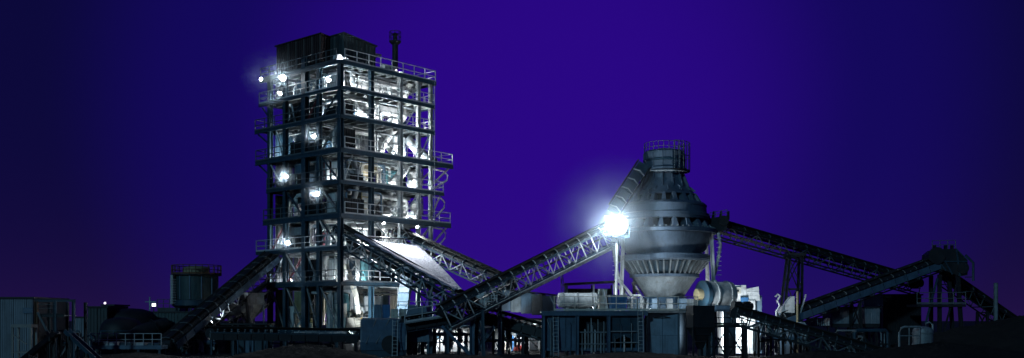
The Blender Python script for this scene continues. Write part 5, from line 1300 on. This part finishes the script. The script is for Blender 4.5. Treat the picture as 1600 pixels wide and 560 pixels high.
bar(t, 'strut', (1.0, .2, z_(492)), (1.55, .2, z_(460)), .22, .1, 'white'); bar(t, 'post', (.72, -.1, -.1), (.72, -.1, z_(455)), .22, .22, 'ochre', 'tube')
# head drum house
t = thing('head_house', 'dark polygonal head drum house on tall legs at the right', 'machine', V((GX(1472, 99), 99, 0)))
def ox(px): return GX(px, 99) - GX(1472, 99)
def oz(py): return W(0, py, 99).z
pg = [(1447, 420), (1449, 398), (1458, 391), (1486, 390), (1504, 408), (1504, 431), (1492, 433), (1470, 424)]
vs = [V((ox(a), y, oz(b))) for y in (-1.1, 1.3) for a, b in pg]; n_ = 8
MB().add(vs, [tuple(reversed(range(8))), tuple(range(8, 16))] + [(i, (i + 1) % 8, 8 + (i + 1) % 8, 8 + i) for i in range(8)]).build('casing', 'steel_dark', t)  # darker steel stands in for the weak light on this side
MB().lathe([(.2, 0), (.75, .02), (.8, .15), (.8, .3)], 26, MX.Translation((ox(1455), -1.08, oz(401))) @ MX.Rotation(PI / 2, 4, 'X')).build('pulley', 'steel_dark', t, True)
for px in (1456, 1464, 1473, 1483): MB().box(ox(px), ox(px + 3), -.6, -.2, oz(392), oz(384 if px != 1464 else 388)).build('lug', 'steel_dark', t)
for (xa, ya), (xb, yb) in (((1449, 398), (1470, 424)), ((1458, 391), (1480, 430)), ((1486, 390), (1492, 433)), ((1450, 410), (1503, 410)), ((1486, 391), (1503, 408))):
    bar(t, 'frame_bar', (ox(xa), -1.16, oz(ya)), (ox(xb), -1.16, oz(yb)), .13, .1, 'steel')
railing(t, [(ox(1450), -1.0, oz(391)), (ox(1486), -1.0, oz(390))], .8, 'rail_dark', .8, .03, False)
MB().tube([(ox(1496), -1.3, oz(420)), (ox(1496), 1.5, oz(420))], .55, 20).build('snub_drum', 'steel_dark', t, True)
MB().tube([(ox(1500), -1.2, oz(400)), (ox(1512), -1.2, oz(412)), (ox(1512), -1.2, oz(440))], .12, 8).build('dust_pipe', 'steel', t, True)
for px, q in ((1462, 0), (1490, .5)):
    for y in (-.9, 1.1): bar(t, 'leg', (ox(px) + q, y, -.1), (ox(px), y, oz(430)), .32, .32, 'steel_dark', 'hcol')
bar(t, 'strut', (ox(1440), -1, oz(505)), (ox(1458), -1, oz(436)), .16, .16, 'steel'); bar(t, 'brace', (ox(1464), -1, 1), (ox(1489), -1, oz(440)), .14, .14, 'steel_dark')
MB().box(ox(1425), ox(1500), -1.3, 1.4, oz(480), oz(476)).build('deck', 'steel_dark', t); railing(t, [(ox(1425), -1.25, oz(476)), (ox(1500), -1.25, oz(476))], 1.1, 'rail_dark', 1.2, .035)
bar(t, 'side_arm', (ox(1500), -1.1, oz(434)), (ox(1514), -1.1, oz(434)), .08, .08, 'steel_dark')
block(1380, 1440, 462, 103, 6, 'black building under the head drum house', 'steel_dark')
t = thing('marker_pole', 'thin pale-edged pole on the dark slope at right', 'pole', V((GX(1556, 100), 100, 0)))
MB().lathe([(.2, -.1), (.2, W(0, 443, 100).z), (.12, W(0, 442, 100).z)], 14).build('shaft', 'grey', t, True); MB().lathe([(.35, -.1), (.35, .3)], 12).build('foot', 'steel_dark', t)
t = thing('pipe_guard', 'bent grey pipe guard rail in the right foreground', 'guard rail', V((GX(1405, 79), 79, 0)))
MB().tube([(0, 0, -.1), (0, 0, W(0, 520, 79).z), (.15, 0, W(0, 513, 79).z), (.4, 0, W(0, 511, 79).z), (1.6, 0, W(0, 511, 79).z)], .08, 8).build('top_pipe', 'grey', t, True)
bar(t, 'mid_pipe', (0, 0, W(0, 525, 79).z), (1.6, 0, W(0, 525, 79).z), .08, .08, 'grey', 'tube'); bar(t, 'post', (.75, 0, -.1), (.75, 0, W(0, 512, 79).z), .08, .08, 'grey', 'tube'); bar(t, 'post', (1.55, 0, -.1), (1.55, 0, W(0, 512, 79).z), .08, .08, 'grey', 'tube')
vtank(V((GX(1442, 80), 80, -.1)), .75, W(0, 508, 80).z, 'weathered grey tank right of the bent guard rail', 'grey')
for k, (px, py, yy) in enumerate(((1342, 470, 99),)):
    t = thing('blue_box', 'dim violet-blue sheet box below the crossing of the right conveyors', 'box', W(1350, 478, 99)); MB().box(0, 1.8, 0, 1.2, 0, 1.0).build('body', 'bluegrey_sheet', t); bar(t, 'leg', (.2, .2, -t.location.z), (.2, .2, 0), .14, .14, 'steel'); bar(t, 'leg', (1.6, .2, -t.location.z), (1.6, .2, 0), .14, .14, 'steel')

# ================================================================== pipe racks and small plant along the foot
def rack(label, px0, px1, py, yy, dep, npipe, seed, m='steel', bays=5, pm=('pale', 'grey', 'steel_blue', 'white')):
    x0 = GX(px0, yy); t = thing('pipe_rack', label, 'pipe rack', V((x0, yy, 0))); wd = GX(px1, yy) - x0; zt = W(0, py, yy).z; q = random.Random(seed)
    for k in range(bays + 1):
        x = wd * k / bays
        for y in (0, dep): bar(t, 'post', (x, y, -.1), (x, y, zt), .16, .16, m, 'hcol')
        bar(t, 'cross_beam', (x, -.1, zt - .1), (x, dep + .1, zt - .1), .12, .16, m, 'ibeam')
        if k < bays:
            x2 = wd * (k + 1) / bays; r_ = q.random()
            if r_ < .75: bar(t, 'brace', (x, -.02, .1 if r_ < .4 else zt - .3), (x2, -.02, zt - .3 if r_ < .4 else .1), .08, .08, q.choice([m, 'grey', 'pale']), 'angle')
            bar(t, 'side_beam', (x, 0, zt * q.uniform(.45, .6)), (x2, 0, zt * q.uniform(.45, .6)), .1, .12, m, 'angle')
    for k in range(npipe):
        y = dep * q.random(); z = q.choice([zt + .1, zt + .1, zt * .55, zt * .75]) + q.uniform(0, .12); r = q.choice([.05, .08, .12, .16]); a, b_ = sorted((q.uniform(-.3, wd * .6), q.uniform(wd * .4, wd + .3)))
        pts = [(a, y, q.uniform(.1, 1.2)), (a, y, z - .2), (a + .15, y, z), (b_ - .15, y, z), (b_, y, z - .2), (b_, y, q.uniform(.1, 1.4))]
        MB().tube(pts, r, 8).build('pipe', q.choice(pm), t, True)
    return t
rack('pipe rack in front of the low pale shed under the conveyor foot', 640, 735, 514, 88.5, 1.6, 12, 3)
rack('pipe rack in front of the glowing workshop right of the conveyor foot', 745, 846, 516, 92.5, 1.4, 10, 4, 'steel_dark', 4)
rack('pipe rack behind the low belt at the left foot of the tower', 420, 555, 524, 94, 1.0, 14, 6, 'steel', 7)
rack('pipe rack under the hooped conveyor left of the tower', 285, 330, 520, 93, 1.2, 8, 7, 'steel', 3)
rack('dark pipe rack beyond the low right conveyor', 1185, 1262, 510, 87, 1.4, 12, 8, 'steel_dark', 4, ('white', 'pale', 'bluegrey_sheet', 'grey'))
rack('unlit pipe rack under the corrugated bin at right', 1290, 1390, 520, 92, 1.4, 9, 9, 'steel_dark', 5, ('steel', 'steel_dark', 'grey'))
rack('dim pipe rack under the gantry at far left', 60, 112, 520, 82, 1.2, 7, 10, 'steel_dark', 3, ('grey', 'steel', 'shed_sheet'))
rack('pale-piped rack on the platform behind the railing left of the vessel', 985, 1012, 466, 87.3, .8, 6, 12, 'steel', 2)
for k, (px, yy, sc_, lb, mm) in enumerate(((492, 96.2, 1.0, 'white pump set under the tower left of its near corner', 'white'), (520, 95.6, .9, 'pale pump set under the near corner of the tower', 'pale'), (548, 95.8, 1.0, 'white pump set under the tower right of its near corner', 'white'), (448, 99, .9, 'grey pump set under the left end of the tower', 'grey'))):
    gearbox(V((GX(px, yy), yy, 0)), lb, sc_, R(20 * k), mm)
bulkhead(V((GX(508, 97), 97, .02)), 'caged ground lamp among the pump sets under the tower', 260, (1, .95, .85), outw=V((0, -1, 0)))
bulkhead(V((GX(556, 97.2), 97.2, .02)), 'caged ground lamp right of the pump sets under the tower', 260, (1, .95, .85), outw=V((0, -1, 0)))
for k, (px, py, yy, lb) in enumerate(((868, 487, 84.4, 'small dark ladder at the left end of the platform'), (1000, 487, 84.0, 'small dark ladder right of the rounded module'), (618, 500, 84.0, 'short pale ladder leaning on the crusher'))):
    t = thing('ladder', lb, 'ladder', V((GX(px, yy), yy - .45, 0))); zt = W(0, py, yy).z
    for q in (-.2, .2): bar(t, 'stile', (q, -.2, -.05), (q, .25, zt), .05, .07, 'pale')
    for j in range(int(zt / .3)): bar(t, 'rung', (-.2, -.2 + .45 * (j + .5) * .3 / zt, .15 + j * .3), (.2, -.2 + .45 * (j + .5) * .3 / zt, .15 + j * .3), .035, .035, 'pale')
# ================================================================== remaining lamps of the yard
floodlight(TW(4.6, -.75, 12.15), -UB * .62 + V((0, 0, -.8)) - UA * .1, 'added floodlight under the sixth deck pointing down onto the tarpaulin', 900, .35)  # both tarpaulin floods are added lamps, put in to brighten the sheet
floodlight(TW(9.0, -.7, 12.1), -UB * .7 + V((0, 0, -.7)) - UA * .25, 'added right floodlight under the sixth deck pointing down onto the tarpaulin', 700, .35)
floodlight(W(1160, 532, 90.2), V((-.12, .9, .5)), 'ground floodlight behind the catwalk aimed at the white housing', 420, .35, 160)
floodlight(W(1122, 530, 91.2), V((.3, .9, .5)), 'left ground floodlight aimed at the white housing', 230, .3, 160)
floodlight(W(1085, 486, 87) + V((0, 0, .3)), V((.7, .6, .35)), 'platform floodlight aimed at the drive motor', 40, .4)
floodlight(W(1131, 455, 96.6), V((-.85, -.25, .5)), 'floodlight behind the white housing aimed left at the bowl', 900, .4)
floodlight(W(1016, 484, 85.2), V((.25, 1, .62)), 'platform floodlight aimed up at the lower cone of the vessel', 50, .2, 120)
floodlight(W(1078, 484, 86.2), V((-.35, 1, .75)), 'right platform floodlight aimed up at the ribbed ring', 36, .2, 120)
floodlight(W(925, 482, 86.2), V((.8, .5, .3)), 'platform floodlight aimed at the blue skip bin', 60, .35)
floodlight(W(800, 492, 90.2), V((-.1, .4, .75)), 'floodlight aimed up at the pale gallery and mesh cage', 22, .2, 175)
floodlight(W(545, 520, 93), V((.5, .7, .45)), 'floodlight at the tower foot aimed up under the conveyor', 650, .35)
floodlight(W(330, 503, 95), V((.6, .3, .7)), 'small floodlight on the lean-to roof aimed along the left conveyors', 120, .3)
floodlight(W(1101, 520, 83.2), V((-1, .35, .05)), 'low floodlight aimed at the right side of the blue enclosure', 16, .3)

# ================================================================== scattering volumes added to imitate the glow around lamps
def glow_volume(label, c, rad, dens):
    b = MB(); n, k = 24, 12
    for j in range(k + 1):
        t_ = PI * j / k
        for q in range(n): b.v.append((rad * math.sin(t_) * math.cos(2 * PI * q / n), rad * math.sin(t_) * math.sin(2 * PI * q / n), -rad * math.cos(t_)))
    for j in range(k):
        for q in range(n): b.f.append((j * n + q, j * n + (q + 1) % n, (j + 1) * n + (q + 1) % n, (j + 1) * n + q))
    me = bpy.data.meshes.new('glow_volume'); me.from_pydata(b.v, [], b.f)
    import bmesh
    bb = bmesh.new(); bb.from_mesh(me); bmesh.ops.remove_doubles(bb, verts=bb.verts, dist=.001); bb.to_mesh(me); bb.free()
    o = bpy.data.objects.new('glow_volume', me); col.objects.link(o); o.location = c; stuff(o); o['label'] = label
    vm = bpy.data.materials.new('glow_volume'); vm.use_nodes = True; vn = vm.node_tree; N = vn.nodes; K = vn.links
    for q in list(N): N.remove(q)
    out_ = N.new('ShaderNodeOutputMaterial'); pv = N.new('ShaderNodeVolumePrincipled'); tcn = N.new('ShaderNodeTexCoord')
    ln = N.new('ShaderNodeVectorMath'); ln.operation = 'LENGTH'; K.new(tcn.outputs['Object'], ln.inputs[0])
    mr = N.new('ShaderNodeMapRange'); mr.inputs[1].default_value = 0; mr.inputs[2].default_value = rad * .98; mr.inputs[3].default_value = 1; mr.inputs[4].default_value = 0
    K.new(ln.outputs['Value'], mr.inputs[0])
    pw = N.new('ShaderNodeMath'); pw.operation = 'POWER'; pw.inputs[1].default_value = 2.0; K.new(mr.outputs[0], pw.inputs[0])
    ns = N.new('ShaderNodeTexNoise'); ns.inputs['Scale'].default_value = .55; ns.inputs['Detail'].default_value = 3; K.new(tcn.outputs['Object'], ns.inputs['Vector'])
    nm = N.new('ShaderNodeMapRange'); nm.inputs[1].default_value = .3; nm.inputs[2].default_value = .7; nm.inputs[3].default_value = dens * .55; nm.inputs[4].default_value = dens * 1.45; K.new(ns.outputs['Fac'], nm.inputs[0])
    mu = N.new('ShaderNodeMath'); mu.operation = 'MULTIPLY'; K.new(pw.outputs[0], mu.inputs[0]); K.new(nm.outputs[0], mu.inputs[1])
    K.new(mu.outputs[0], pv.inputs['Density'])
    pv.inputs['Color'].default_value = (.74, .88, 1, 1); pv.inputs['Anisotropy'].default_value = .1
    K.new(pv.outputs[0], out_.inputs['Volume']); me.materials.append(vm)
    return o
glow_volume('added pale glow volume around the huge searchlight at the conveyor head', lp + V((-.3, -.5, .1)), 6.5, .062)
for px, py, w_ in ((491, 213, 'halfway lamp'), (447, 276, 'fifth-deck lamp'), (496, 303, 'sixth-deck lamp'), (450, 380, 'lowest lamp')):
    glow_volume(f'added faint glow volume in front of the {w_} on the left face of the tower', lf(px, py) + V((-.05, -.7, 0)), 1.7, .11)
glow_volume('added faint glow volume around the largest lamp at the upper left of the tower', lf(440, 122) + V((-.3, -.8, 0)), 3.8, .05)
